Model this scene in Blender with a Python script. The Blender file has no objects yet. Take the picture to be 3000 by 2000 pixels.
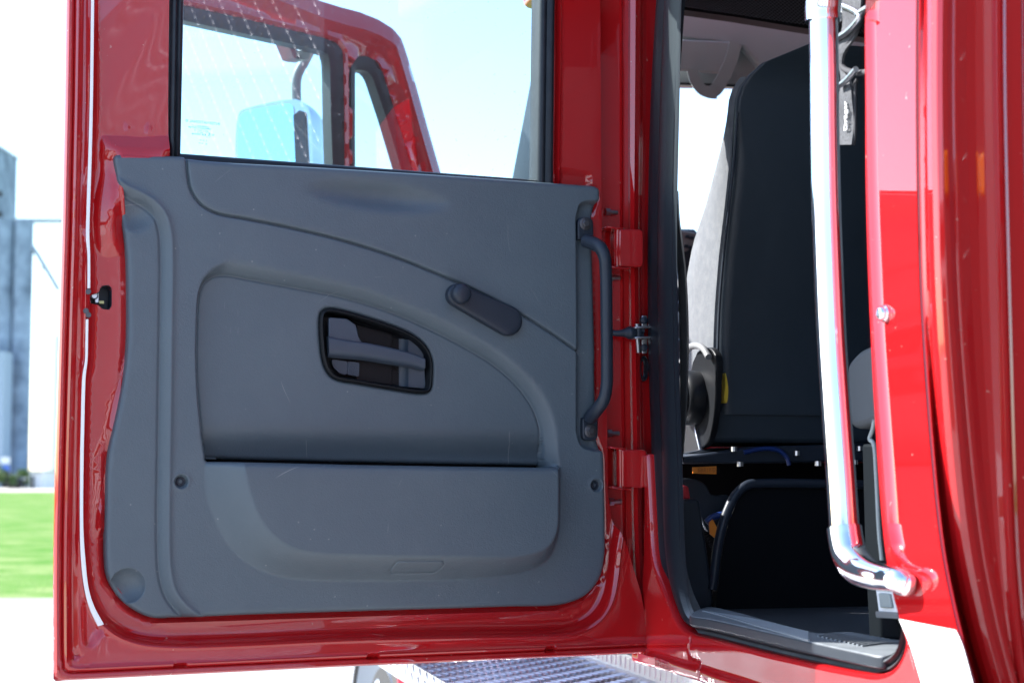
import bpy, math, random
import numpy as np
from mathutils import Vector, Matrix
from mathutils.geometry import delaunay_2d_cdt

random.seed(7); np.random.seed(7)
SC = bpy.context.scene
COL = SC.collection
R = math.radians

# ------------------------------------------------------------------ camera
FPX, CX, CY = 5000.0, 1500.0, 1000.0        # focal length in pixels of the 3000 x 2000 photograph
PITCH = math.atan(380 / FPX)
CAMZ = 1.4
cd = bpy.data.cameras.new('camera')
cam = bpy.data.objects.new('camera', cd); COL.objects.link(cam)
cd.sensor_width = 36; cd.lens = FPX / 3000 * 36
cd.clip_start = 0.05; cd.clip_end = 6000
cd.dof.use_dof = True; cd.dof.focus_distance = 2.70; cd.dof.aperture_fstop = 6.3
cam.location = (0, 0, CAMZ); cam.rotation_euler = (math.pi / 2 + PITCH, 0, 0)
SC.camera = cam

# ------------------------------------------------------------------ sky, sun, exposure
SUN_EL = R(38)
SUN_AZ = math.atan2(-0.956, 0.294)
w = bpy.data.worlds.new('World'); SC.world = w; w.use_nodes = True
nt = w.node_tree
sky = nt.nodes.new('ShaderNodeTexSky'); sky.sky_type = 'NISHITA'; sky.sun_disc = False
sky.sun_elevation = SUN_EL; sky.sun_rotation = SUN_AZ
sky.air_density = 1.0; sky.dust_density = 0.7; sky.ozone_density = 2.5
nt.links.new(sky.outputs[0], nt.nodes['Background'].inputs[0])
nt.nodes['Background'].inputs[1].default_value = 0.14
sl = bpy.data.lights.new('sun', 'SUN'); sl.energy = 5.0; sl.angle = R(0.53); sl.color = (1, 0.97, 0.93)
so = bpy.data.objects.new('sun', sl); COL.objects.link(so); so.location = (-20, 8, 30)
sdir = Vector((math.sin(SUN_AZ) * math.cos(SUN_EL), math.cos(SUN_AZ) * math.cos(SUN_EL), math.sin(SUN_EL)))
so.rotation_euler = sdir.to_track_quat('Z', 'Y').to_euler()
SC.view_settings.view_transform = 'Standard'; SC.view_settings.look = 'None'
SC.view_settings.exposure = 1.8; SC.view_settings.gamma = 1; SC.view_settings.use_curve_mapping = False
SC.render.engine = 'CYCLES'
SC.cycles.max_bounces = 10; SC.cycles.transparent_max_bounces = 12; SC.cycles.use_denoising = True

# ------------------------------------------------------------------ frames of reference
def ray(px, py):
    x = (px - CX) / FPX; y = (CY - py) / FPX
    return np.array((x, math.cos(PITCH) - math.sin(PITCH) * y, math.sin(PITCH) + math.cos(PITCH) * y))
CAM = np.array((0, 0, CAMZ))

class Frame:
    """a vertical (or horizontal) plane with axes a, b and normal n"""
    def __init__(s, o, a, b):
        s.o = np.array(o, float); s.a = np.array(a, float); s.b = np.array(b, float); s.n = np.cross(s.a, s.b)
    def uv(s, px, py, n=0.0):
        d = ray(px, py); o = s.o + n * s.n
        k = np.dot(o - CAM, s.n) / np.dot(d, s.n)
        p = CAM + k * d - o
        return (float(p @ s.a), float(p @ s.b))
    def uvs(s, pts, n=0.0): return [s.uv(x, y, n) for x, y in pts]
    def pt(s, u, v, n=0.0):
        return s.o + u * s.a + v * s.b + n * s.n
    def pts(s, uv, n):
        uv = np.asarray(uv); n = np.broadcast_to(np.asarray(n, float), (len(uv),))
        return s.o + uv[:, :1] * s.a + uv[:, 1:2] * s.b + n[:, None] * s.n
    def px(s, px, py, n=0.0):
        u, v = s.uv(px, py, n); return s.pt(u, v, n)
def shifted(f, n): return Frame(f.o + n * f.n, f.a, f.b)

Z = np.array((0, 0, 1.0))
H = np.array((0.209, 2.9, 0.0))
th = R(68.4); A = np.array((math.sin(th), math.cos(th), 0))
tt = R(14.1); T = np.array((math.sin(tt), -math.cos(tt), 0))
DOOR = Frame(H, A, Z)                       # rear door, opened; normal faces back
SIDE = Frame(H, T, Z)                       # flank of the truck; normal faces out
O = SIDE.n
def cross(t): return Frame(H + t * T, -O, Z)   # planes across the cab; normal faces back
HF = np.array((-0.09, 4.09, 0)); A2 = np.array((0.695, 0.719, 0)); A2 = A2 / np.linalg.norm(A2)
FDOOR = Frame(HF, A2, Z)                    # front door, opened
def level(z): return Frame((0, 0, z), (1, 0, 0), (0, 1, 0))
def body(t, o, z): return H + t * T + o * O + z * Z

# ------------------------------------------------------------------ materials
def mat(name, color, rough=0.5, metal=0.0, coat=0.0, spec=0.5, bump=None, vary=None, emit=None, coat_rough=0.03, setup=None):
    m = bpy.data.materials.new(name); m.use_nodes = True
    t = m.node_tree; b = t.nodes['Principled BSDF']
    b.inputs['Base Color'].default_value = (*color, 1)
    b.inputs['Roughness'].default_value = rough; b.inputs['Metallic'].default_value = metal
    b.inputs['Coat Weight'].default_value = coat; b.inputs['Coat IOR'].default_value = 1.72; b.inputs['Coat Roughness'].default_value = coat_rough
    b.inputs['Specular IOR Level'].default_value = spec
    tc = t.nodes.new('ShaderNodeTexCoord')
    prev = None
    for (kind, scale, strength, dist) in (bump or []):
        if kind == 'noise':
            x = t.nodes.new('ShaderNodeTexNoise'); x.inputs['Scale'].default_value = scale; x.inputs['Detail'].default_value = 3; out = x.outputs[0]
        else:
            x = t.nodes.new('ShaderNodeTexVoronoi'); x.inputs['Scale'].default_value = scale; out = x.outputs['Distance']
        t.links.new(tc.outputs['Object'], x.inputs['Vector'])
        bp = t.nodes.new('ShaderNodeBump'); bp.inputs['Strength'].default_value = strength; bp.inputs['Distance'].default_value = dist
        t.links.new(out, bp.inputs['Height'])
        if prev: t.links.new(prev.outputs[0], bp.inputs['Normal'])
        prev = bp
    if prev: t.links.new(prev.outputs[0], b.inputs['Normal'])
    if vary:
        scale, c2, lo, hi = vary
        x = t.nodes.new('ShaderNodeTexNoise'); x.inputs['Scale'].default_value = scale; x.inputs['Detail'].default_value = 8; x.inputs['Roughness'].default_value = 0.65
        t.links.new(tc.outputs['Object'], x.inputs['Vector'])
        rp = t.nodes.new('ShaderNodeMapRange'); rp.inputs[1].default_value = lo; rp.inputs[2].default_value = hi
        t.links.new(x.outputs[0], rp.inputs[0])
        mx = t.nodes.new('ShaderNodeMix'); mx.data_type = 'RGBA'
        mx.inputs[6].default_value = (*color, 1); mx.inputs[7].default_value = (*c2, 1)
        t.links.new(rp.outputs[0], mx.inputs[0]); t.links.new(mx.outputs[2], b.inputs['Base Color'])
    if setup: setup(t, b, tc, prev)
    return m

def scratches(t, b, tc, prev):
    """fine pale scuffs: thin bands of a warped wave, only inside sparse patches"""
    base = b.inputs['Base Color'].default_value[:]
    mp = t.nodes.new('ShaderNodeMapping'); mp.inputs['Rotation'].default_value = (0.3, 0.6, 0.4)
    t.links.new(tc.outputs['Object'], mp.inputs['Vector'])
    n1 = t.nodes.new('ShaderNodeTexNoise'); n1.inputs['Scale'].default_value = 3.2; n1.inputs['Detail'].default_value = 0.6
    t.links.new(mp.outputs[0], n1.inputs['Vector'])
    a1 = t.nodes.new('ShaderNodeMath'); a1.operation = 'SUBTRACT'; a1.inputs[1].default_value = 0.5; t.links.new(n1.outputs[0], a1.inputs[0])
    a2 = t.nodes.new('ShaderNodeMath'); a2.operation = 'ABSOLUTE'; t.links.new(a1.outputs[0], a2.inputs[0])
    a3 = t.nodes.new('ShaderNodeMapRange'); a3.inputs[1].default_value = 0.0; a3.inputs[2].default_value = 0.0012; a3.inputs[3].default_value = 1; a3.inputs[4].default_value = 0
    t.links.new(a2.outputs[0], a3.inputs[0])
    n2 = t.nodes.new('ShaderNodeTexNoise'); n2.inputs['Scale'].default_value = 16; n2.inputs['Detail'].default_value = 2
    t.links.new(tc.outputs['Object'], n2.inputs['Vector'])
    m2 = t.nodes.new('ShaderNodeMapRange'); m2.inputs[1].default_value = 0.56; m2.inputs[2].default_value = 0.70
    t.links.new(n2.outputs[0], m2.inputs[0])
    mu = t.nodes.new('ShaderNodeMath'); mu.operation = 'MULTIPLY'; t.links.new(a3.outputs[0], mu.inputs[0]); t.links.new(m2.outputs[0], mu.inputs[1])
    # specks of dust
    v = t.nodes.new('ShaderNodeTexVoronoi'); v.inputs['Scale'].default_value = 34; t.links.new(tc.outputs['Object'], v.inputs['Vector'])
    ms = t.nodes.new('ShaderNodeMapRange'); ms.inputs[1].default_value = 0.03; ms.inputs[2].default_value = 0.06; ms.inputs[3].default_value = 0.55; ms.inputs[4].default_value = 0
    t.links.new(v.outputs['Distance'], ms.inputs[0])
    mx0 = t.nodes.new('ShaderNodeMath'); mx0.operation = 'MAXIMUM'; t.links.new(mu.outputs[0], mx0.inputs[0]); t.links.new(ms.outputs[0], mx0.inputs[1])
    # short pale scuffs gathered in a few patches
    mp5 = t.nodes.new('ShaderNodeMapping'); mp5.inputs['Rotation'].default_value = (0, R(35), R(20)); mp5.inputs['Scale'].default_value = (420, 420, 60)
    t.links.new(tc.outputs['Object'], mp5.inputs['Vector'])
    n5 = t.nodes.new('ShaderNodeTexNoise'); n5.inputs['Scale'].default_value = 1; n5.inputs['Detail'].default_value = 1; t.links.new(mp5.outputs[0], n5.inputs['Vector'])
    s5 = t.nodes.new('ShaderNodeMapRange'); s5.inputs[1].default_value = 0.66; s5.inputs[2].default_value = 0.80; s5.inputs[4].default_value = 0.5; t.links.new(n5.outputs[0], s5.inputs[0])
    n6 = t.nodes.new('ShaderNodeTexNoise'); n6.inputs['Scale'].default_value = 7; n6.inputs['Detail'].default_value = 3; t.links.new(tc.outputs['Object'], n6.inputs['Vector'])
    s6 = t.nodes.new('ShaderNodeMapRange'); s6.inputs[1].default_value = 0.64; s6.inputs[2].default_value = 0.78; t.links.new(n6.outputs[0], s6.inputs[0])
    mu5 = t.nodes.new('ShaderNodeMath'); mu5.operation = 'MULTIPLY'; t.links.new(s5.outputs[0], mu5.inputs[0]); t.links.new(s6.outputs[0], mu5.inputs[1])
    mx5 = t.nodes.new('ShaderNodeMath'); mx5.operation = 'MAXIMUM'; t.links.new(mx0.outputs[0], mx5.inputs[0]); t.links.new(mu5.outputs[0], mx5.inputs[1]); mx0 = mx5
    # broad dusty wear
    n3 = t.nodes.new('ShaderNodeTexNoise'); n3.inputs['Scale'].default_value = 5; n3.inputs['Detail'].default_value = 9; n3.inputs['Roughness'].default_value = 0.7
    t.links.new(tc.outputs['Object'], n3.inputs['Vector'])
    m3 = t.nodes.new('ShaderNodeMapRange'); m3.inputs[1].default_value = 0.42; m3.inputs[2].default_value = 0.75; m3.inputs[4].default_value = 0.35
    t.links.new(n3.outputs[0], m3.inputs[0])
    mx = t.nodes.new('ShaderNodeMix'); mx.data_type = 'RGBA'; mx.inputs[6].default_value = base
    mx.inputs[7].default_value = (base[0] * 1.45, base[1] * 1.4, base[2] * 1.3, 1); t.links.new(m3.outputs[0], mx.inputs[0])
    mf = t.nodes.new('ShaderNodeMix'); mf.data_type = 'RGBA'; mf.inputs[7].default_value = (0.32, 0.33, 0.33, 1)
    m4 = t.nodes.new('ShaderNodeMath'); m4.operation = 'MULTIPLY'; m4.inputs[1].default_value = 0.6; t.links.new(mx0.outputs[0], m4.inputs[0])
    t.links.new(mx.outputs[2], mf.inputs[6]); t.links.new(m4.outputs[0], mf.inputs[0])
    t.links.new(mf.outputs[2], b.inputs['Base Color'])

def paint_wear(t, b, tc, prev):
    """clear-coated paint with small stone chips and a film of road dust"""
    base = b.inputs['Base Color'].default_value[:]
    v = t.nodes.new('ShaderNodeTexNoise'); v.inputs['Scale'].default_value = 90; v.inputs['Detail'].default_value = 2
    t.links.new(tc.outputs['Object'], v.inputs['Vector'])
    ms = t.nodes.new('ShaderNodeMapRange'); ms.inputs[1].default_value = 0.735; ms.inputs[2].default_value = 0.765; ms.inputs[4].default_value = 0.7
    t.links.new(v.outputs[0], ms.inputs[0])
    mx = t.nodes.new('ShaderNodeMix'); mx.data_type = 'RGBA'; mx.inputs[6].default_value = base; mx.inputs[7].default_value = (0.45, 0.22, 0.18, 1)
    t.links.new(ms.outputs[0], mx.inputs[0]); t.links.new(mx.outputs[2], b.inputs['Base Color'])
    n = t.nodes.new('ShaderNodeTexNoise'); n.inputs['Scale'].default_value = 7; n.inputs['Detail'].default_value = 8; n.inputs['Roughness'].default_value = 0.7
    t.links.new(tc.outputs['Object'], n.inputs['Vector'])
    mr = t.nodes.new('ShaderNodeMapRange'); mr.inputs[1].default_value = 0.35; mr.inputs[2].default_value = 0.75; mr.inputs[3].default_value = 0.008; mr.inputs[4].default_value = 0.07
    t.links.new(n.outputs[0], mr.inputs[0]); t.links.new(mr.outputs[0], b.inputs['Coat Roughness'])

M = {}
M['red'] = mat('red_paint', (0.37, 0.0075, 0.0095), 0.4, 0, 1.0, 0.0, bump=[('noise', 150, 0.05, 0.0003)], setup=paint_wear)
M['red_far'] = mat('red_paint_outer', (0.37, 0.0075, 0.0095), 0.4, 0, 1.0, 0.0, bump=[('noise', 9, 0.04, 0.0008)])
M['trim'] = mat('grey_trim_plastic', (0.073, 0.097, 0.117), 0.42, spec=0.45, bump=[('noise', 260, 0.42, 0.0009), ('voronoi', 620, 0.30, 0.0006)], setup=scratches)
M['black'] = mat('black_plastic', (0.017, 0.024, 0.037), 0.40, spec=.35, bump=[('noise', 700, 0.15, 0.0003)])
M['dkgrey'] = mat('dark_grey_plastic', (0.020, 0.027, 0.037), 0.42, spec=.4, bump=[('noise', 600, 0.2, 0.0003)])
M['rubber'] = mat('black_rubber', (0.007, 0.010, 0.015), 0.42, spec=.35, bump=[('noise', 300, 0.2, 0.0004)], vary=(22, (0.018, 0.022, 0.028), 0.45, 0.8))
M['handle'] = mat('slate_plastic', (0.040, 0.055, 0.078), 0.42, spec=.4, bump=[('noise', 600, 0.2, 0.0003)])
M['lttrim'] = mat('light_grey_trim', (0.27, 0.30, 0.30), 0.6, bump=[('noise', 300, 0.2, 0.0005)])
M['midtrim'] = mat('mid_grey_trim', (0.16, 0.165, 0.17), 0.55, bump=[('noise', 400, 0.2, 0.0005)])
M['chrome'] = mat('chrome', (0.86, 0.88, 0.9), 0.06, 1.0)
M['steel'] = mat('zinc_steel', (0.55, 0.56, 0.58), 0.28, 1.0, bump=[('noise', 80, 0.1, 0.0005)])
M['dsteel'] = mat('dark_steel', (0.10, 0.10, 0.11), 0.4, 0.8)
M['white'] = mat('white_tape', (0.80, 0.80, 0.79), 0.35)
M['vinyl'] = mat('black_vinyl', (0.023, 0.033, 0.044), 0.43, spec=.35, bump=[('noise', 7, 0.35, 0.012), ('noise', 380, 0.25, 0.0005)])
M['fabric'] = mat('grey_seat_cloth', (0.105, 0.113, 0.124), 0.7, spec=0.3, bump=[('noise', 420, 0.5, 0.0008), ('noise', 9, 0.2, 0.01)], vary=(60, (0.135, 0.142, 0.15), 0.4, 0.7))
M['web'] = mat('grey_webbing', (0.060, 0.064, 0.072), 0.8, bump=[('noise', 500, 0.6, 0.001)], vary=(300, (0.025, 0.026, 0.03), 0.4, 0.62))
M['dweb'] = mat('dark_webbing', (0.03, 0.03, 0.035), 0.8, bump=[('noise', 500, 0.5, 0.001)])
M['orange'] = mat('orange_label', (0.72, 0.22, 0.02), 0.45)
def dust_and_sun(t, b, tc, prev):
    # dust and foot scuffs, plus sunlit brightness put into the colour, where facing up
    base = b.inputs['Base Color'].default_value[:]
    g = t.nodes.new('ShaderNodeNewGeometry'); sx = t.nodes.new('ShaderNodeSeparateXYZ'); t.links.new(g.outputs['True Normal'], sx.inputs[0])
    m = t.nodes.new('ShaderNodeMapRange'); m.inputs[1].default_value = .25; m.inputs[2].default_value = .8; t.links.new(sx.outputs[2], m.inputs[0])
    n = t.nodes.new('ShaderNodeTexNoise'); n.inputs['Scale'].default_value = 30; n.inputs['Detail'].default_value = 8; t.links.new(tc.outputs['Object'], n.inputs['Vector'])
    m2 = t.nodes.new('ShaderNodeMapRange'); m2.inputs[1].default_value = .25; m2.inputs[2].default_value = .7; m2.inputs[3].default_value = .55; t.links.new(n.outputs[0], m2.inputs[0])
    mu = t.nodes.new('ShaderNodeMath'); mu.operation = 'MULTIPLY'; t.links.new(m.outputs[0], mu.inputs[0]); t.links.new(m2.outputs[0], mu.inputs[1])
    mx = t.nodes.new('ShaderNodeMix'); mx.data_type = 'RGBA'; mx.inputs[6].default_value = base; mx.inputs[7].default_value = (.19, .21, .225, 1)
    t.links.new(mu.outputs[0], mx.inputs[0]); t.links.new(mx.outputs[2], b.inputs['Base Color'])
M['seal'] = mat('dusty_sunlit_rubber', (0.007, 0.010, 0.015), 0.42, spec=.35, bump=[('noise', 300, 0.2, 0.0004)], setup=dust_and_sun)
M['plate'] = mat('dusty_sunlit_plastic', (0.020, 0.026, 0.034), 0.45, spec=.35, bump=[('noise', 500, 0.3, 0.0004)], setup=dust_and_sun)
M['rib'] = mat('sunlit_rib_plastic', (.21, .23, .245), 0.5)  # brightness of the sun on the sill put into the rib colour
M['knob'] = mat('gloss_black_knob', (.006, .007, .009), 0.45, spec=.2)
M['eqalum'] = mat('weathered_tread_plate', (0.50, 0.51, 0.56), 0.46, 1.0, bump=[('noise', 90, 0.2, 0.0008)])
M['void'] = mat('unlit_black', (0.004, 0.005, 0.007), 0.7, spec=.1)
M['ink'] = mat('black_ink', (0.012, 0.012, 0.012), 0.5)
M['blue'] = mat('blue_cable', (0.006, 0.025, 0.13), 0.4)
M['yellow'] = mat('yellow_foam', (0.62, 0.42, 0.03), 0.8)
M['amber'] = mat('amber_lens', (0.8, 0.22, 0.01), 0.2, coat=0.5)
M['offwhite'] = mat('white_plastic', (0.74, 0.75, 0.76), 0.35)
M['tyre'] = mat('tyre_rubber', (0.02, 0.02, 0.021), 0.75, bump=[('noise', 60, 0.3, 0.003)])
M['alum'] = mat('tread_plate', (0.78, 0.79, 0.83), 0.42, 1.0, bump=[('noise', 120, 0.12, 0.0006)])
M['mirror'] = mat('mirror_glass', (0.48, 0.78, 0.86), 0.02, 1.0)
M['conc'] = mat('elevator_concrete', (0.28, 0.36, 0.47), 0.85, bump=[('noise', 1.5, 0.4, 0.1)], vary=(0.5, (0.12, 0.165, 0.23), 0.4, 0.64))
M['bin'] = mat('galvanised_bin', (0.40, 0.43, 0.46), 0.4, 0.7)
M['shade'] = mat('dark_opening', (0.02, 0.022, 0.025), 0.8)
M['bark'] = mat('bark', (0.10, 0.075, 0.05), 0.9)
M['leaf'] = mat('leaves', (0.06, 0.12, 0.03), 0.6, vary=(0.5, (0.09, 0.13, 0.035), 0.4, 0.65))

def glass_mat():
    m = bpy.data.materials.new('window_glass'); m.use_nodes = True; t = m.node_tree
    for n in list(t.nodes): t.nodes.remove(n)
    out = t.nodes.new('ShaderNodeOutputMaterial'); mix = t.nodes.new('ShaderNodeMixShader')
    tr = t.nodes.new('ShaderNodeBsdfTransparent'); tr.inputs[0].default_value = (0.91, 0.985, 0.99, 1)
    gl = t.nodes.new('ShaderNodeBsdfGlossy'); gl.inputs['Roughness'].default_value = 0.004
    fr = t.nodes.new('ShaderNodeFresnel'); fr.inputs[0].default_value = 1.52
    mr = t.nodes.new('ShaderNodeMapRange'); mr.inputs[1].default_value = 0; mr.inputs[2].default_value = 1; mr.inputs[3].default_value = 0.068; mr.inputs[4].default_value = 1
    ge = t.nodes.new('ShaderNodeNewGeometry'); iv = t.nodes.new('ShaderNodeMath'); iv.operation = 'SUBTRACT'; iv.inputs[0].default_value = 1; t.links.new(ge.outputs['Backfacing'], iv.inputs[1])
    mm = t.nodes.new('ShaderNodeMath'); mm.operation = 'MULTIPLY'; t.links.new(mr.outputs[0], mm.inputs[0]); t.links.new(iv.outputs[0], mm.inputs[1])
    t.links.new(fr.outputs[0], mr.inputs[0])
    # dust and water spots on the pane
    tc = t.nodes.new('ShaderNodeTexCoord'); n = t.nodes.new('ShaderNodeTexNoise'); n.inputs['Scale'].default_value = 160; n.inputs['Detail'].default_value = 3
    t.links.new(tc.outputs['Object'], n.inputs['Vector'])
    ms = t.nodes.new('ShaderNodeMapRange'); ms.inputs[1].default_value = 0.68; ms.inputs[2].default_value = 0.76; ms.inputs[4].default_value = 0.22
    t.links.new(n.outputs[0], ms.inputs[0])
    df = t.nodes.new('ShaderNodeBsdfDiffuse'); df.inputs[0].default_value = (0.55, 0.58, 0.6, 1)
    m2 = t.nodes.new('ShaderNodeMixShader')
    t.links.new(mm.outputs[0], mix.inputs[0]); t.links.new(tr.outputs[0], mix.inputs[1]); t.links.new(gl.outputs[0], mix.inputs[2])
    t.links.new(ms.outputs[0], m2.inputs[0]); t.links.new(mix.outputs[0], m2.inputs[1]); t.links.new(df.outputs[0], m2.inputs[2])
    t.links.new(m2.outputs[0], out.inputs[0])
    return m
M['glass'] = glass_mat()

# ------------------------------------------------------------------ object helpers
def meta(o, label=None, cat=None, group=None, kind=None):
    if label: o['label'] = label
    if cat: o['category'] = cat
    if group: o['group'] = group
    if kind: o['kind'] = kind
    return o
def thing(name, label, cat, loc=(0, 0, 0), group=None):
    o = bpy.data.objects.new(name, None); COL.objects.link(o); o.location = loc
    o.empty_display_size = 0.1
    return meta(o, label, cat, group)
def world_loc(o):
    v = Vector((0, 0, 0))
    while o: v = v + o.location; o = o.parent
    return v
def obj(name, verts, faces, m, parent=None, smooth=True, sharp=35, bevel=0, bseg=2, subd=0):
    """verts in world metres; the object's origin is put at the middle of its base"""
    verts = np.asarray(verts, float)
    lo = verts.min(0); hi = verts.max(0); org = np.array(((lo[0] + hi[0]) / 2, (lo[1] + hi[1]) / 2, lo[2]))
    me = bpy.data.meshes.new(name)
    me.from_pydata((verts - org).tolist(), [], [list(map(int, f)) for f in faces])
    me.update()
    if smooth:
        me.polygons.foreach_set('use_smooth', [True] * len(me.polygons))
        if sharp: me.set_sharp_from_angle(angle=R(sharp))
    o = bpy.data.objects.new(name, me); COL.objects.link(o)
    me.materials.append(m)
    if parent:
        o.parent = parent; o.location = Vector(org) - world_loc(parent)
    else: o.location = org
    if bevel:
        b = o.modifiers.new('bevel', 'BEVEL'); b.width = bevel; b.segments = bseg; b.limit_method = 'ANGLE'; b.angle_limit = R(40)
        b.harden_normals = False
    if subd:
        s = o.modifiers.new('subd', 'SUBSURF'); s.levels = subd; s.render_levels = subd
    return o

def join(parts):
    V = []; F = []; k = 0
    for v, f in parts:
        v = np.asarray(v, float); V.append(v); F += [[i + k for i in q] for q in f]; k += len(v)
    return np.vstack(V), F

def catmull(pts, closed=False, per=8):
    P = [np.array(p, float) for p in pts]; n = len(P); out = []
    rng = range(n if closed else n - 1)
    for i in rng:
        p1, p2 = P[i], P[(i + 1) % n]
        p0 = P[i - 1] if (closed or i > 0) else 2 * p1 - p2
        p3 = P[(i + 2) % n] if (closed or i + 2 < n) else 2 * p2 - p1
        t0 = 0; t1 = t0 + max(1e-6, np.linalg.norm(p1 - p0)) ** .5; t2 = t1 + max(1e-6, np.linalg.norm(p2 - p1)) ** .5; t3 = t2 + max(1e-6, np.linalg.norm(p3 - p2)) ** .5
        for k in range(per):
            t = t1 + (t2 - t1) * k / per
            a1 = (t1 - t) / (t1 - t0) * p0 + (t - t0) / (t1 - t0) * p1
            a2 = (t2 - t) / (t2 - t1) * p1 + (t - t1) / (t2 - t1) * p2
            a3 = (t3 - t) / (t3 - t2) * p2 + (t - t2) / (t3 - t2) * p3
            b1 = (t2 - t) / (t2 - t0) * a1 + (t - t0) / (t2 - t0) * a2
            b2 = (t3 - t) / (t3 - t1) * a2 + (t - t1) / (t3 - t1) * a3
            out.append((t2 - t) / (t2 - t1) * b1 + (t - t1) / (t2 - t1) * b2)
    if not closed: out.append(P[-1])
    return out
def resample(pts, step, closed=False):
    P = np.array(pts, float)
    if closed: P = np.vstack([P, P[:1]])
    d = np.r_[0, np.cumsum(np.linalg.norm(np.diff(P, axis=0), axis=1))]
    n = max(3, int(round(d[-1] / step)))
    s = np.linspace(0, d[-1], n + 1)
    out = np.stack([np.interp(s, d, P[:, k]) for k in range(P.shape[1])], 1)
    return out[:-1] if closed else out
def rounded(pts, r, seg=6):
    """polygon with every corner rounded; r one radius or a list"""
    n = len(pts); out = []
    rs = r if isinstance(r, (list, tuple)) else [r] * n
    for i in range(n):
        p = np.array(pts[i], float); a = np.array(pts[i - 1], float) - p; b = np.array(pts[(i + 1) % n], float) - p
        la, lb = np.linalg.norm(a), np.linalg.norm(b); a = a / la; b = b / lb
        ang = math.acos(max(-1, min(1, float(a @ b)))); rr = rs[i]
        if rr <= 0 or ang > math.pi - 0.05: out.append(p); continue
        d = min(rr / math.tan(ang / 2), la * .48, lb * .48)
        p0, p1 = p + a * d, p + b * d
        for k in range(seg + 1):
            t = k / seg; out.append((1 - t) ** 2 * p0 + 2 * t * (1 - t) * p + t * t * p1)
    return out

def dist(P, poly, closed):
    P = np.asarray(P); Q = np.asarray(poly, float)
    a = Q; b = np.roll(Q, -1, 0)
    if not closed: a = a[:-1]; b = b[:-1]
    out = np.full(len(P), 1e9)
    for i in range(len(a)):
        ab = b[i] - a[i]; l2 = ab @ ab
        if l2 < 1e-14: continue
        t = np.clip(((P - a[i]) @ ab) / l2, 0, 1)
        d = P - a[i] - t[:, None] * ab
        out = np.minimum(out, (d * d).sum(1))
    return np.sqrt(out)
def inside(P, poly):
    P = np.asarray(P); Q = np.asarray(poly, float); r = np.zeros(len(P), bool)
    x, y = P[:, 0], P[:, 1]
    for i in range(len(Q)):
        x0, y0 = Q[i - 1]; x1, y1 = Q[i]
        if y0 == y1: continue
        c = ((y0 > y) != (y1 > y)) & (x < (x1 - x0) * (y - y0) / (y1 - y0) + x0)
        r ^= c
    return r
def sdist(P, poly):
    d = dist(P, poly, True); return np.where(inside(P, poly), -d, d)
def smooth(x): x = np.clip(x, 0, 1); return x * x * (3 - 2 * x)
def ccw(poly):
    P = np.asarray(poly, float); x, y = P[:, 0], P[:, 1]
    a = (x * np.roll(y, -1) - np.roll(x, -1) * y).sum()
    return P if a > 0 else P[::-1]

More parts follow.
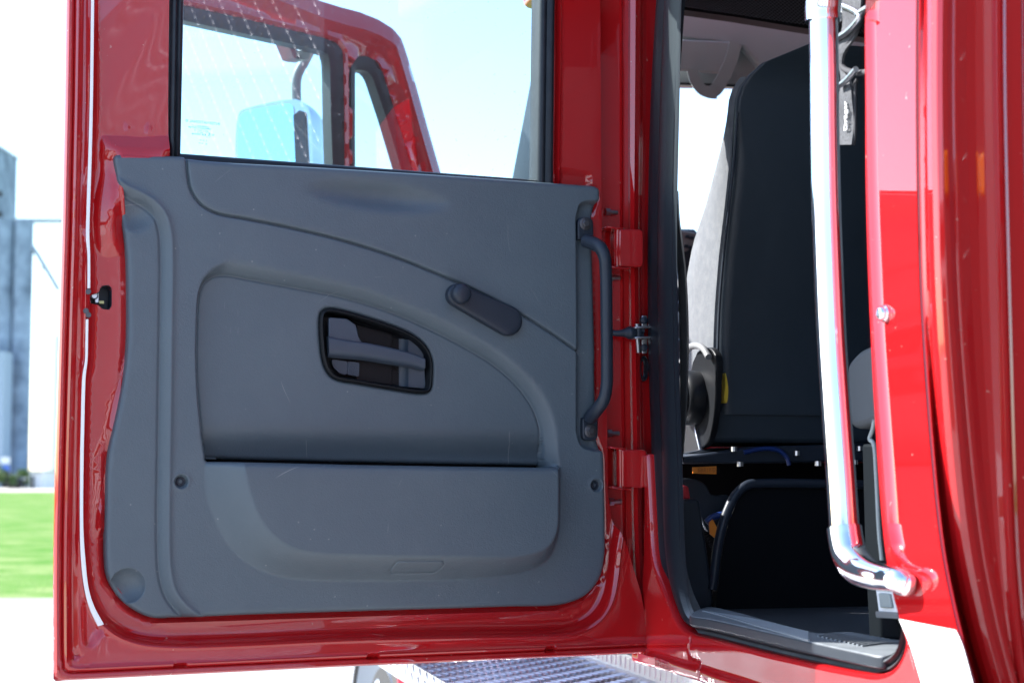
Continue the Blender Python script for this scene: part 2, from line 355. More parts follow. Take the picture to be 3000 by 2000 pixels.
def relief(name, fr, outline, hfun, step, m, parent, holes=(), feats=(), back=-0.01, edge_r=0.0, bstep=None, sharp=0, inset=0.0):
    bstep = bstep or step
    loops = [resample(ccw(outline), bstep, True)] + [resample(ccw(h), bstep, True) for h in holes]
    pts = []
    lo = loops[0].min(0); hi = loops[0].max(0)
    gx, gy = np.meshgrid(np.arange(lo[0], hi[0], step), np.arange(lo[1], hi[1], step))
    g = np.stack([gx.ravel() + (np.arange(gx.shape[0]) % 2 * step / 2).repeat(gx.shape[1]), gy.ravel()], 1)
    ex = []
    fl = list(feats)
    if edge_r:
        for k, l in enumerate(loops): fl.append((l, True, [edge_r * q for q in (-1.3, -.9, -.55, -.25, .25, .55, .9, 1.3)]))
    for poly, closed, offs in fl:
        q = resample(poly, max(min(step * .6, 0.003), 0.0015), closed)
        tg = np.roll(q, -1, 0) - np.roll(q, 1, 0)
        if not closed: tg[0] = q[1] - q[0]; tg[-1] = q[-1] - q[-2]
        tg /= np.maximum(1e-9, np.linalg.norm(tg, axis=1))[:, None]
        nr = np.stack([tg[:, 1], -tg[:, 0]], 1)
        for o in offs: ex.append(q + nr * o)
    if ex:
        ex = np.vstack(ex)
        key = np.unique(np.round(ex / 0.0008).astype(int), axis=0, return_index=True)[1]; ex = ex[np.sort(key)]
        # drop grid points that sit right beside feature points
        cell = step * .7
        occ = set(map(tuple, np.floor(ex / cell).astype(int)))
        gi = np.floor(g / cell).astype(int)
        g = g[[tuple(c) not in occ for c in gi]]
        g = np.vstack([g, ex])
    def valid(P):
        ok = inside(P, loops[0])
        for l in loops[1:]: ok &= ~inside(P, l)
        return ok
    ok = valid(g)
    for l in loops: ok &= dist(g, l, True) > 0.0007
    g = g[ok]
    allp = np.vstack(loops + [g])
    edges = []; k = 0
    for l in loops:
        n = len(l); edges += [(k + i, k + (i + 1) % n) for i in range(n)]; k += n
    res = delaunay_2d_cdt([Vector(p) for p in allp], edges, [], 0, 1e-7)
    V = np.array([tuple(v) for v in res[0]]); F = np.array(res[2])
    F = F[valid(V[F].mean(1))]
    i2o = {}
    for oi, src in enumerate(res[3]):
        for s_ in src: i2o[s_] = oi
    h = hfun(V)
    if edge_r:
        d = np.full(len(V), 1e9)
        for l in loops: d = np.minimum(d, dist(V, l, True))
        d = np.clip(d, 0, edge_r)
        h = h - (edge_r - np.sqrt(np.maximum(0, edge_r ** 2 - (edge_r - d) ** 2)))
    W = fr.pts(V, h)
    # consistent orientation
    a = V[F[:, 1]] - V[F[:, 0]]; b = V[F[:, 2]] - V[F[:, 0]]
    cr = a[:, 0] * b[:, 1] - a[:, 1] * b[:, 0]
    F[cr < 0] = F[cr < 0][:, ::-1]
    faces = F.tolist(); verts = [W]; nv = len(W); k = 0
    for l in loops:
        n = len(l); ids = [i2o[k + i] for i in range(n)]; k += n
        bu = V[ids].copy()
        if inset and l is loops[0]:
            tg = np.roll(bu, -1, 0) - np.roll(bu, 1, 0); tg /= np.maximum(1e-9, np.linalg.norm(tg, axis=1))[:, None]
            bu = bu + np.stack([-tg[:, 1], tg[:, 0]], 1) * inset
        bk = fr.pts(bu, back); verts.append(bk)
        for i in range(n):
            j = (i + 1) % n; q = [ids[i], nv + i, nv + j, ids[j]]
            if l is not loops[0]: q = q[::-1]
            faces.append(q)
        nv += n
    return obj(name, np.vstack(verts), faces, m, parent, sharp=sharp)

def prism(name, fr, poly, n0, n1, m, parent, bevel=0.0, bseg=2, smooth_=True):
    P = ccw(poly); k = len(P)
    V = np.vstack([fr.pts(P, n0), fr.pts(P, n1)])
    F = [list(range(k))[::-1], list(range(k, 2 * k))] + [[i, (i + 1) % k, k + (i + 1) % k, k + i] for i in range(k)]
    return obj(name, V, F, m, parent, smooth_, 40, bevel, bseg)
def prism_vf(fr, poly, n0, n1):
    P = ccw(poly); k = len(P)
    V = np.vstack([fr.pts(P, n0), fr.pts(P, n1)])
    F = [list(range(k))[::-1], list(range(k, 2 * k))] + [[i, (i + 1) % k, k + (i + 1) % k, k + i] for i in range(k)]
    return V, F
def box_vf(fr, u0, u1, v0, v1, n0, n1): return prism_vf(fr, [(u0, v0), (u1, v0), (u1, v1), (u0, v1)], n0, n1)

def tube_vf(path, radii, seg=14, cap=True, flat=None):
    P = np.array(path, float); n = len(P)
    r = np.broadcast_to(np.asarray(radii, float), (n,))
    tg = np.gradient(P, axis=0); tg /= np.linalg.norm(tg, axis=1)[:, None]
    ref = np.array((0, 0, 1.0)) if abs(tg[0][2]) < .9 else np.array((1.0, 0, 0))
    nr = np.cross(tg[0], ref); nr /= np.linalg.norm(nr)
    V = []; F = []
    for i in range(n):
        nr = nr - tg[i] * (nr @ tg[i]); nr /= np.linalg.norm(nr); bn = np.cross(tg[i], nr)
        for k in range(seg):
            a = 2 * math.pi * k / seg; V.append(P[i] + r[i] * (math.cos(a) * nr + math.sin(a) * bn))
    for i in range(n - 1):
        for k in range(seg):
            k2 = (k + 1) % seg; F.append([i * seg + k, i * seg + k2, (i + 1) * seg + k2, (i + 1) * seg + k])
    if cap: F.append(list(range(seg))[::-1]); F.append([(n - 1) * seg + k for k in range(seg)])
    return np.array(V), F
def tube(name, path, radii, m, parent, seg=14, per=6, sharp=50):
    n = len(path)
    if per:
        rr = np.broadcast_to(np.asarray(radii, float), (n,))
        q = catmull([np.r_[p, r] for p, r in zip(path, rr)], False, per); q = np.array(q)
        V, F = tube_vf(q[:, :3], q[:, 3], seg)
    else: V, F = tube_vf(path, radii, seg)
    return obj(name, V, F, m, parent, sharp=sharp)

def disc_vf(fr, u, v, prof, seg=24):
    """lathe about the frame's normal: prof = [(radius, n), ...] from the outside to the centre"""
    V = []; F = []
    for r, n in prof:
        for k in range(seg):
            a = 2 * math.pi * k / seg; V.append(fr.pt(u + r * math.cos(a), v + r * math.sin(a), n))
    for i in range(len(prof) - 1):
        for k in range(seg):
            k2 = (k + 1) % seg; F.append([i * seg + k, i * seg + k2, (i + 1) * seg + k2, (i + 1) * seg + k])
    F.append([(len(prof) - 1) * seg + k for k in range(seg)])
    return np.array(V), F
def bolt(name, fr, u, v, n, r, h, m, parent, washer=True, hexa=True):
    parts = []
    if washer: parts.append(disc_vf(fr, u, v, [(r * 1.75, n - .001), (r * 1.75, n + h * .3), (r * 1.6, n + h * .4)]))
    parts.append(disc_vf(fr, u, v, [(r, n), (r, n + h * .85), (r * .88, n + h)], 6 if hexa else 20))
    V, F = join(parts)
    return obj(name, V, F, m, parent, sharp=30)
def grid_vf(rows, closed=False):
    n = len(rows); k = len(rows[0]); V = [p for r in rows for p in r]; F = []
    for i in range(n - 1):
        for j in range(k if closed else k - 1):
            j2 = (j + 1) % k; F.append([i * k + j, i * k + j2, (i + 1) * k + j2, (i + 1) * k + j])
    return np.array(V), F
def text(name, body_, fr, u, v, n, size, m, parent, rot=0.0, mirror=False, depth=0.0, align='CENTER', label=None):
    cu = bpy.data.curves.new(name, 'FONT'); cu.body = body_; cu.size = size; cu.extrude = depth; cu.align_x = align; cu.align_y = 'CENTER'; cu.resolution_u = 2
    to = bpy.data.objects.new(name + '_tmp', cu); COL.objects.link(to)
    dg = bpy.context.evaluated_depsgraph_get(); me = bpy.data.meshes.new_from_object(to.evaluated_get(dg))
    vs = np.array([tuple(q.co) for q in me.vertices]); fs = [list(p.vertices) for p in me.polygons]
    bpy.data.objects.remove(to); bpy.data.curves.remove(cu)
    if mirror: vs[:, 0] *= -1; fs = [f[::-1] for f in fs]
    c, s = math.cos(rot), math.sin(rot)
    uv = np.stack([u + vs[:, 0] * c - vs[:, 1] * s, v + vs[:, 0] * s + vs[:, 1] * c], 1)
    return obj(name, fr.pts(uv, n + vs[:, 2]), fs, m, parent, smooth=False)

# ================================================================== THE TRUCK
truck = thing('fire_truck', 'red fire truck cab with its rear crew door and front door standing open', 'fire truck', tuple(body(0, -1.0, 0)))

# ------------------------------------------------------------------ rear crew door: painted shell
PX = 0.00055
SN, TN = 0.028, 0.034
D = DOOR
outer_px = [(204, -480), (196, -20), (191, 300), (183, 667), (176, 900), (164, 1333), (159, 1560), (155, 1986), (157, 1993),
            (1000, 1951), (1500, 1929), (1898, 1911), (1876, 1737), (1838, 1600), (1806, 1530), (1794, 1450), (1791, 1262), (1775, 760), (1772, 300), (1770, -20), (1768, -470)]
outer = D.uvs(outer_px, SN)
win_px = [(504, -380), (501, 0), (498, 300), (500, 520), (1621, 590), (1624, 300), (1627, 0), (1628, -380)]
win = rounded(D.uvs(win_px, SN), [.06, 0, 0, .01, .01, 0, 0, .06])
latch_px = [(289, 858), (296, 838), (318, 835), (327, 845), (327, 895), (320, 907), (300, 905), (288, 893), (262, 890), (259, 872), (270, 862)]
latch = D.uvs(latch_px, .012)
K_px = catmull([(290, -700), (284, -20), (283, 300), (277, 480), (272, 560), (270, 667), (276, 760), (277, 900), (272, 1050), (262, 1120), (259, 1200), (257, 1333), (256, 1546), (262, 1652), (275, 1737), (305, 1795), (350, 1835), (410, 1858), (500, 1867), (700, 1862), (1000, 1849), (1400, 1840), (1600, 1836), (1680, 1828), (1735, 1800), (1768, 1755), (1786, 1690), (1796, 1610)], False, 6) + [(1830, 1400), (1860, 1000), (1860, -700)]
K = D.uvs(K_px, SN)
trim_px = [(336, 457), (346, 450), (440, 453), (541, 458), (550, 463), (1000, 492), (1350, 515), (1700, 540), (1750, 545), (1759, 553), (1760, 580), (1752, 606),
           (1746, 640), (1748, 800), (1752, 1000), (1756, 1200), (1760, 1290), (1768, 1320), (1773, 1420), (1776, 1560), (1776, 1625), (1762, 1692), (1723, 1742), (1655, 1770),
           (1500, 1777), (1000, 1792), (700, 1802), (520, 1810), (447, 1810), (383, 1778), (342, 1735), (319, 1690), (312, 1631), (313, 1503), (319, 1333), (340, 1232), (360, 1135), (372, 1050), (376, 965), (376, 837),
           (374, 752), (368, 692), (361, 640), (353, 590), (344, 520)]
trim_c = catmull(D.uvs(trim_px, TN), True, 5)
bump1 = catmull(D.uvs([(300, 396), (330, 393), (420, 397), (520, 402), (520, 560), (380, 640), (376, 730), (345, 748), (300, 744), (276, 690), (276, 600), (296, 500)], SN), True, 4)
bump2 = catmull(D.uvs([(372, 1030), (350, 1110), (322, 1220), (300, 1333), (288, 1460), (284, 1560), (330, 1560), (350, 1300), (385, 1100)], SN), True, 4)
outer_left = D.uvs(outer_px[:8], SN); outer_bot = D.uvs(outer_px[8:12], SN)
rib_px = D.uvs([(1652, -480), (1652, 100), (1650, 300), (1647, 490), (1653, 560)], SN)
low_px = rounded(D.uvs([(1648, 484), (1745, 500), (1752, 620), (1640, 620)], SN), .006)
slots = [(1497 - 978, 0)]
slot_px = [((504, 1940), (541, 1952)), ((1067, 1913), (1102, 1929)), ((1587, 1892), (1618, 1907))]
slot_poly = []
for (x0, y0), (x1, y1) in slot_px:
    slot_poly.append(rounded(D.uvs([(x0, y0), (x1, y0 - 2), (x1 + 1, y1 - 1), (x0, y1)], SN), .004, 4))
dents = [D.uv(377, 366, SN), D.uv(441, 368, SN)]

vlow = D.uv(300, 1690, SN)[1]
def shell_h(P):
    dK = sdist(P, K)
    h = np.where(dK > 0, SN - .013 * (1 - smooth(dK / .009)), .012 + .003 * smooth((dK + .004) / .004))
    h += .0030 * np.exp(-((dK - .0132) / .0020) ** 2)
    # step down to the recess the trim card sits in
    dt = dist(P, trim_c, True)
    low = smooth((D.uv(300, 1250)[1] - P[:, 1]) / .05)
    h -= np.where(dK < 0, (.009 * (1 - smooth((dt - .001) / .006))) * (.35 + .65 * low), 0)
    h += np.where(dK < 0, .0012 * np.exp(-((dt - .0095) / .0018) ** 2) * low, 0)
    # folded outer flange: hem, sealer groove, two beads
    dl = dist(P, outer_left, False); db = dist(P, outer_bot, False)
    do = -.006 * np.log(np.exp(-dl / .006) + np.exp(-db / .006))     # rounded inner corner
    h += np.where(dK > .004, -.0045 * np.exp(-((do - .0118) / .0011) ** 2), 0)
    h += np.where(dK > .002, .0034 * np.exp(-((do - .0172) / .0021) ** 2), 0)
    left = (dl < db)
    h += np.where((dK > .006) & left, -.0045 * smooth((do - .023) / .003) + .0050 * smooth((do - .031) / .003) - .0035 * smooth((do - .043) / .003), 0)
    h += np.where(dK > .002, .11 * np.clip(vlow - P[:, 1], 0, 1) ** 1.25 / .16 ** .25, 0) * smooth((dK - .002) / .01)
    h -= .010 * np.clip(1 - do / .004, 0, 1) ** 2
    # pressed shapes beside the card
    d1 = sdist(P, bump1); h += .020 * np.clip(-d1 / .030, 0, 1)
    d2 = sdist(P, bump2); h += .009 * smooth(-d2 / .012)
    for c in dents:
        r = np.hypot(P[:, 0] - c[0], P[:, 1] - c[1]); h += .0016 * np.exp(-(r / .0065) ** 2) * np.cos(r / .0028)
    # window post: step and bead on the hinge side
    dr = dist(P, rib_px, False); side = P[:, 0] < np.interp(P[:, 1], [q[1] for q in rib_px[::-1]], [q[0] for q in rib_px[::-1]])
    up = smooth((P[:, 1] - D.uv(1650, 620)[1]) / .01) * (P[:, 0] > D.uv(1560, 300)[0])
    h -= up * np.where(side, .011 * smooth(dr / .004), 0)
    h += up * .0025 * np.exp(-((dr - .0) / .0025) ** 2)
    dlw = sdist(P, low_px); h -= .006 * smooth(-dlw / .006)
    for s in slot_poly:
        ds = sdist(P, s); h -= .007 * smooth(-ds / .0016 + .3)
    ins = inside(P, trim_c); h = np.where(ins, h + (-.030 - h) * smooth((dt - .006) / .012), h)
    h += .0003 * np.sin(P[:, 0] * 23 + P[:, 1] * 9) + .00012 * np.sin(P[:, 0] * 71 - P[:, 1] * 47)
    return h
door = relief('rear_door', D, outer, shell_h, .007, M['red'], truck, holes=[win, latch],
              feats=[(K_px and K, True, [-.004, -.002, 0, .002, .0045, .007, .009, .0115, .0135, .0155, .018]),
                     (trim_c, True, [.0008, .0025, .0045, .007, .0085, .0105]),
                     (outer_left, False, [-.0015, -.004, -.0085, -.0105, -.0118, -.013, -.015, -.0175, -.020, -.024, -.026, -.028, -.034, -.036, -.038, -.045, -.047, -.049]),
                     (outer_left, False, [.0015, .004, .0085, .0105, .0118, .013, .015, .0175, .020, .024, .026, .028, .034, .036, .038, .045, .047, .049]),
                     (outer_bot, False, [-.0015, -.004, -.0085, -.0105, -.0118, -.013, -.015, -.0175, -.020, .0015, .004, .0085, .0105, .0118, .013, .015, .0175, .020]),
                     (bump1, True, [.0015, 0, -.0015, -.015, -.0285, -.030, -.0315]), (bump2, True, [0, -.004, -.008, -.012]),
                     (rib_px, False, [-.004, -.002, 0, .002, .004]), (low_px, True, [0, -.002, -.004, -.006])]
              + [(s, True, [-.0016, -.0008, .0006]) for s in slot_poly], back=-.035, bstep=.006, sharp=50, inset=.026)
door['label'] = 'opened red rear door with grey inner card'
# outer skin of the door (its far face) with the window cut out
skin_v = []
def ring(outl, hole, n0, n1, name, m, parent):
    return relief(name, D, outl, lambda P: np.full(len(P), n1), .08, m, parent, holes=[hole], back=n0, bstep=.03, sharp=40)
oi = resample(ccw(outer), .02, True); tg_ = np.roll(oi, -1, 0) - np.roll(oi, 1, 0); tg_ /= np.linalg.norm(tg_, axis=1)[:, None]
ring(oi + np.stack([-tg_[:, 1], tg_[:, 0]], 1) * .03, win, -.046, -.0355, 'outer_skin', M['red_far'], door)

# ---- trim card
seamA = catmull(D.uvs([(549, 455), (549, 480), (552, 515), (561, 557), (587, 596), (630, 622), (723, 641), (829, 662), (1000, 703), (1170, 757), (1340, 827), (1391, 850), (1527, 922), (1600, 967), (1692, 1030)], TN), False, 6)
seamA_up = seamA + D.uvs([(1900, 1100), (1900, 300), (549, 300)], TN)
Bline = catmull(D.uvs([(330, 532), (361, 556), (400, 575), (440, 598), (470, 632), (484, 680), (488, 760), (486, 900), (483, 1100), (480, 1333), (478, 1546), (484, 1680), (500, 1738), (530, 1780), (585, 1825)], TN), False, 6)
B_left = Bline + D.uvs([(250, 1900), (200, 500)], TN)
C_px = catmull([(583, 940), (586, 885), (592, 850), (606, 822), (630, 808), (663, 803), (730, 814), (808, 829), (936, 853), (1000, 866), (1128, 903), (1255, 956), (1383, 1022), (1459, 1070), (1531, 1136), (1574, 1200), (1593, 1258), (1602, 1333), (1606, 1368)], False, 6) + [(1500, 1364), (1000, 1352), (611, 1343)] + catmull([(611, 1343), (598, 1270), (587, 1177), (581, 1050), (583, 940)], False, 5)[1:-1]
C = D.uvs(C_px, TN)
C_edge = D.uvs(C_px[:-1], TN)
Dout = catmull(D.uvs([(596, 1250), (599, 1375), (607, 1461), (638, 1540), (680, 1608), (744, 1660), (829, 1690), (936, 1700), (1170, 1702), (1383, 1696), (1510, 1682), (1595, 1648), (1630, 1588), (1639, 1482), (1640, 1380), (1640, 1250)], TN), False, 6)
Din = catmull(D.uvs([(690, 1250), (698, 1375), (712, 1439), (736, 1503), (774, 1558), (829, 1597), (893, 1614), (1000, 1620), (1340, 1624), (1510, 1621), (1574, 1597), (1600, 1546), (1603, 1482), (1603, 1380), (1603, 1250)], TN), False, 6)
lip = D.uvs([(590, 1350), (611, 1350), (1000, 1359), (1300, 1364), (1612, 1368), (1650, 1369)], TN)
slit = D.uvs([(607, 1343), (800, 1347), (1000, 1352), (1300, 1358), (1608, 1363), (1608, 1370), (1300, 1366), (1000, 1361), (800, 1356), (607, 1352)], TN)
dimA, dimB = D.uv(377, 1716, TN), D.uv(398, 628, TN)
scoop = D.uv(1110, 575, TN)
chan = rounded(D.uvs([(1689, 1260), (1689, 640), (1700, 596), (1725, 590), (1800, 590), (1800, 1320), (1740, 1320), (1700, 1308)], TN), [.02, .02, .02, .01, 0, 0, .02, .02])
cup_px = catmull([(944, 935), (950, 914), (968, 908), (1010, 915), (1090, 938), (1160, 962), (1210, 985), (1245, 1015), (1262, 1050), (1264, 1100), (1258, 1140), (1240, 1146), (1150, 1134), (1050, 1117), (985, 1104), (965, 1085), (952, 1050), (946, 1000)], True, 4)
cup = D.uvs(cup_px, TN - .012)
screwL, screwR = D.uv(531, 1410, TN), D.uv(1747, 1421, TN)
badge = rounded(D.uvs([(1138, 1679), (1152, 1641), (1296, 1640), (1278, 1677)], .05), .009, 5)
LIPX = np.array([q[0] for q in lip]); LIPY = np.array([q[1] for q in lip])
v1230 = D.uv(1000, 1230, TN)[1]; v1350 = D.uv(1000, 1350, TN)[1]

def trim_h(P):
    h = np.full(len(P), TN)
    u, v = P[:, 0], P[:, 1]
    h += .006 * np.sin(np.clip((v - 1.15) / .75, 0, 1) * math.pi) - .003          # gentle crown
    dA = dist(P, seamA, False); upA = inside(P, seamA_up)
    h += np.where(upA, .0016 * smooth(dA / .002), 0) - .0060 * np.exp(-(dA / .0019) ** 2)
    dB = dist(P, Bline, False); inB = inside(P, B_left); sB = np.where(inB, -dB, dB)
    h -= .0085 * (1 - smooth((sB + .006) / .012)); h += .0030 * np.exp(-((sB - .0085) / .003) ** 2) - .0035 * np.exp(-((sB + .007) / .0025) ** 2)
    # recessed field with a soft chamfer above, crisp at the left
    dC = sdist(P, C)
    wch = .005 + .015 * smooth((u - D.uv(590, 800)[0]) / .05 + .2)
    below = (v > np.interp(u, LIPX, LIPY)).astype(float)
    h -= .019 * np.where(dC < 0, 1, np.clip(1 - dC / wch, 0, 1) ** 1.25) * below
    h -= .0024 * np.exp(-((dC) / .0015) ** 2) * below
    # field falls away into the map pocket
    h -= np.where(dC < 0, .022 * smooth((v1230 - v) / (v1230 - v1350)) ** 1.5, 0) * below
    # map pocket bulge
    pocket = np.vstack([np.array(Dout)])
    do = dist(P, Dout, False); di = dist(P, Din, False)
    inO = inside(P, Dout); inI = inside(P, Din)
    r = np.where(inI, 1.0, np.where(inO, do / np.maximum(1e-6, do + di), 0))
    r = r * r * (3 - 2 * r) * .35 + r * .65
    top = (v <= np.interp(u, LIPX, LIPY)).astype(float)
    h += .046 * r * top
    dlip = np.interp(u, LIPX, LIPY) - v
    h -= np.where((dlip > 0) & inO, .006 * np.exp(-(dlip / .006)) * r, 0)
    # dimples and scoop
    rA = np.hypot(u - dimA[0], v - dimA[1]) / .0262; h -= .017 * np.clip(1 - rA ** 2, 0, 1) ** .7
    rB = np.hypot((u - dimB[0]) / .030, (v - dimB[1]) / .026); h -= .010 * np.clip(1 - rB ** 2, 0, 1) ** 1.2
    us = (u - scoop[0]) / .125; vs = (v - scoop[1] + .05 * (u - scoop[0])) / .024
    h -= .014 * np.clip(1 - us ** 2 - vs ** 2, 0, 1) ** 1.3
    # bay behind the grab handle
    dc = sdist(P, chan); h -= .014 * smooth(-dc / .006 + .35)
    # flange round the release handle
    dh = sdist(P, cup); h += -.0045 * np.clip(1 - np.abs(dh) / .007, 0, 1)
    for c in (screwL, screwR):
        rr = np.hypot(u - c[0], v - c[1]); h -= .009 * (1 - smooth((rr - .0078) / .0030))
        h += .0009 * np.exp(-((rr - .0120) / .0012) ** 2)
    db = sdist(P, badge); h += .0014 * smooth(-db / .0016) - .0014 * np.exp(-((db - .0004) / .0014) ** 2)
    h += .0007 * np.sin(u * 17 + 1) * np.sin(v * 13 + 2)
    return h
lines = [0, .0009, .0018, .003, .0045]; pm = sorted(set([-x for x in lines] + lines))
card = relief('trim_card', D, trim_c, trim_h, .0065, M['trim'], door, holes=[cup, slit],
              feats=[(seamA, False, pm), (Bline, False, [-.011, -.009, -.007, -.005, -.0025, 0, .0025, .005, .007, .009, .011, .013]),
                     (C, True, [-.003, -.0015, 0, .0015, .003, .005, .007, .010, .013, .016, .019]),
                     (C, True, [-.005, -.007, -.010, -.013, -.016, -.019]),
                     (Dout, False, [-.003, 0, .003]), (Din, False, [-.003, 0, .003]), (lip, False, [-.014, -.010, .010, .014]),
                     ([dimA + np.array((.0262 * math.cos(a), .0262 * math.sin(a))) for a in np.linspace(0, 6.283, 40)[:-1]], True, [-.002, -.0008, .0005, .0015]),
                     (chan, True, [-.006, -.004, -.002, 0, .002]), (cup, True, [-.008, -.0055, -.0035, -.0015, .0015, .0035, .0055, .008]), (badge, True, pm)]
              + [([np.array(c) + np.array((q * math.cos(a), q * math.sin(a))) for a in np.linspace(0, 6.283, 24)[:-1]], True, [0]) for c in (screwL, screwR) for q in (.003, .0065, .0078, .009, .0105, .012, .0135)],
              back=-.022, edge_r=.008, bstep=.0035, sharp=0)
card['label'] = 'dark grey moulded inner door card'
for c in (screwL, screwR):
    V, F = join([disc_vf(D, c[0], c[1], [(.0082, TN - .016), (.0082, TN - .0072), (.0072, TN - .0060), (.0056, TN - .0066), (.0052, TN - .0050), (.0026, TN - .0046), (.0022, TN - .0080)], 18)])
    obj('card_screw', V, F, M['black'], door, sharp=30)

prism('pocket_shade', D, [(q[0], q[1]) for q in D.uvs([(600, 1330), (1625, 1345), (1625, 1395), (600, 1380)], 0)], -.0285, -.021, M['void'], door)  # black strip behind the slit stands in for the shade inside the pocket
# ---- release handle: cup, paddle, pull bar
def cup_h(P): return np.full(len(P), TN - .046)
cup_big = [np.array(p) for p in cup]
cc = np.mean(cup_big, 0)
parts = []
rows = []
for s, n in ((1.03, TN - .0155), (1.005, TN - .013), (.99, TN - .0125), (.975, TN - .0135), (.965, TN - .017), (.955, TN - .03), (.93, TN - .040), (.88, TN - .043)):
    off = (1 - s) * .062
    P2 = []
    k = len(cup_big)
    for i in range(k):
        tg = cup_big[(i + 1) % k] - cup_big[i - 1]; tg = tg / np.linalg.norm(tg); nr = np.array((-tg[1], tg[0]))
        P2.append(cup_big[i] + nr * off)
    if np.sum([(P2[i][0] * P2[(i + 1) % k][1] - P2[(i + 1) % k][0] * P2[i][1]) for i in range(k)]) < 0: pass
    rows.append(P2)
orient = np.sum([(cup_big[i][0] * cup_big[(i + 1) % k][1] - cup_big[(i + 1) % k][0] * cup_big[i][1]) for i in range(k)])
levels = (TN - .0155, TN - .011, TN - .0102, TN - .0115, TN - .016, TN - .032, TN - .042, TN - .045)
offs = (-.0035, -.0012, .0006, .0022, .0032, .0040, .0052, .0085)
rows3 = []
for off, n in zip(offs, levels):
    q = []
    for i in range(k):
        tg = cup_big[(i + 1) % k] - cup_big[i - 1]; tg = tg / np.linalg.norm(tg); nr = np.array((-tg[1], tg[0])) * (1 if orient > 0 else -1)
        c2 = cup_big[i] + nr * off; q.append(D.pt(c2[0], c2[1], n))
    rows3.append(q)
V, F = grid_vf(rows3, True); F.append([(len(rows3) - 1) * k + i for i in range(k)])
if orient < 0: F = [f[::-1] for f in F]
handle_cup = obj('release_handle', V, F, M['knob'], door, sharp=40)
nb = TN - .040
def hp(pts, n): return D.uvs(pts, n)
def zc(x, y): return (920 + x / 5.6, 880 + y / 5.6)
# back wall panels inside the cup
prism('cup_back_plate', D, hp([zc(700, 395), zc(1285, 555), zc(1285, 1390), zc(690, 1300)], nb), TN - .0448, nb, M['knob'], handle_cup, .0008)
rowsR = []
for q in range(9):
    a = q / 8; xx = 1390 + 160 * a; n_ = nb - .004 + .012 * a * a
    y0 = 540 + 60 * a; y1 = 1400 + 20 * a
    rowsR.append([D.px(*zc(xx, y0), n_), D.px(*zc(xx, y1), n_)])
rowsR.append([D.px(*zc(1780, 690), nb + .010), D.px(*zc(1830, 1440), nb + .010)])
V, F = grid_vf(rowsR); obj('cup_curved_wall', V, F, M['handle'], handle_cup, sharp=60)
# release paddle (upper left) and pull bar, one moulding
padn = TN - .014
pad = rounded(hp([zc(240, 275), zc(540, 300), zc(690, 400), zc(735, 600), zc(790, 690), zc(1200, 770), zc(1200, 800), zc(245, 640)], padn), [.004, .004, .010, .010, .006, 0, 0, .002], 6)
prism('release_paddle', D, pad, padn - .006, padn, M['handle'], handle_cup, .0022, 3)
bar_top = catmull(hp([zc(240, 585), zc(500, 640), zc(850, 690), zc(1250, 770), zc(1600, 860), zc(1820, 945)], padn + .004), False, 5)
bar_bot = catmull(hp([zc(255, 925), zc(500, 945), zc(850, 975), zc(1250, 1040), zc(1600, 1095), zc(1825, 1150)], padn + .004), False, 5)
prof = [(0, -.010), (.0, 0.0015), (.06, .0045), (.16, .0052), (.62, .0048), (.80, .003), (.92, -.003), (1.0, -.012)]
rowsB = []
for a, b in zip(bar_top, bar_bot):
    a, b = np.array(a), np.array(b)
    rowsB.append([D.pt(*(a + (b - a) * q), padn + n) for q, n in prof])
V, F = grid_vf(rowsB, True); F.append(list(range(len(prof)))); F.append([(len(rowsB) - 1) * len(prof) + j for j in range(len(prof))][::-1])
obj('pull_bar', V, [f[::-1] for f in F], M['handle'], handle_cup, sharp=55)
key = rounded(hp([zc(560, 1000), zc(740, 1020), zc(735, 1248), zc(545, 1215)], TN - .030), .002, 3)
lk_v, lk_f = prism_vf(D, rounded(hp([zc(285, 960), zc(560, 1000), zc(545, 1222), zc(420, 1190), zc(320, 1090)], TN - .030), .004, 4), TN - .040, TN - .031)
lock_v, lock_f = prism_vf(D, key, TN - .040, TN - .029)
dots = []
for iy in range(7):
    for ix in range(5):
        fx = (ix + (.5 if iy % 2 else 0) + .4) / 5.4; fy = (iy + .6) / 7.4
        x = 565 + 165 * fx; y = 1010 + 215 * fy + 22 * fx
        dots.append(disc_vf(D, *D.uv(*zc(x, y), TN - .029), [(.0010, TN - .0292), (.0009, TN - .0283), (.0005, TN - .0281)], 6))
V, F = join([(lk_v, lk_f), (lock_v, lock_f)] + dots)
obj('lock_slide', V, F, M['handle'], handle_cup, sharp=35)

# ---- window crank
def capsule(p0, r0, p1, r1, seg=14):
    p0, p1 = np.array(p0), np.array(p1); d = p1 - p0; L = np.linalg.norm(d); b = math.atan2(d[1], d[0]); al = math.acos((r0 - r1) / L)
    out = []
    for k in range(seg + 1):
        a = b + al + (2 * math.pi - 2 * al) * k / seg; out.append(p0 + r0 * np.array((math.cos(a), math.sin(a))))
    for k in range(seg + 1):
        a = b - al + 2 * al * k / seg; out.append(p1 + r1 * np.array((math.cos(a), math.sin(a))))
    return out
cn = TN + .012
cA, cB = D.uv(1342, 864, cn), D.uv(1490, 939, cn)
rowsC = []
for dr, n in ((.0, TN - .002), (.0, cn - .002), (-.0010, cn + .0014), (-.0032, cn + .0032), (-.007, cn + .0042), (-.013, cn + .0046)):
    rowsC.append([D.pt(p[0], p[1], n) for p in capsule(cA, .0185 + dr * .9, cB, .0245 + dr)])
V, F = grid_vf(rowsC, True); F.append([(len(rowsC) - 1) * len(rowsC[0]) + i for i in range(len(rowsC[0]))])
crank = obj('window_crank', V, F, M['black'], door, sharp=50)
kn = D.uv(1352, 860, cn + .024)
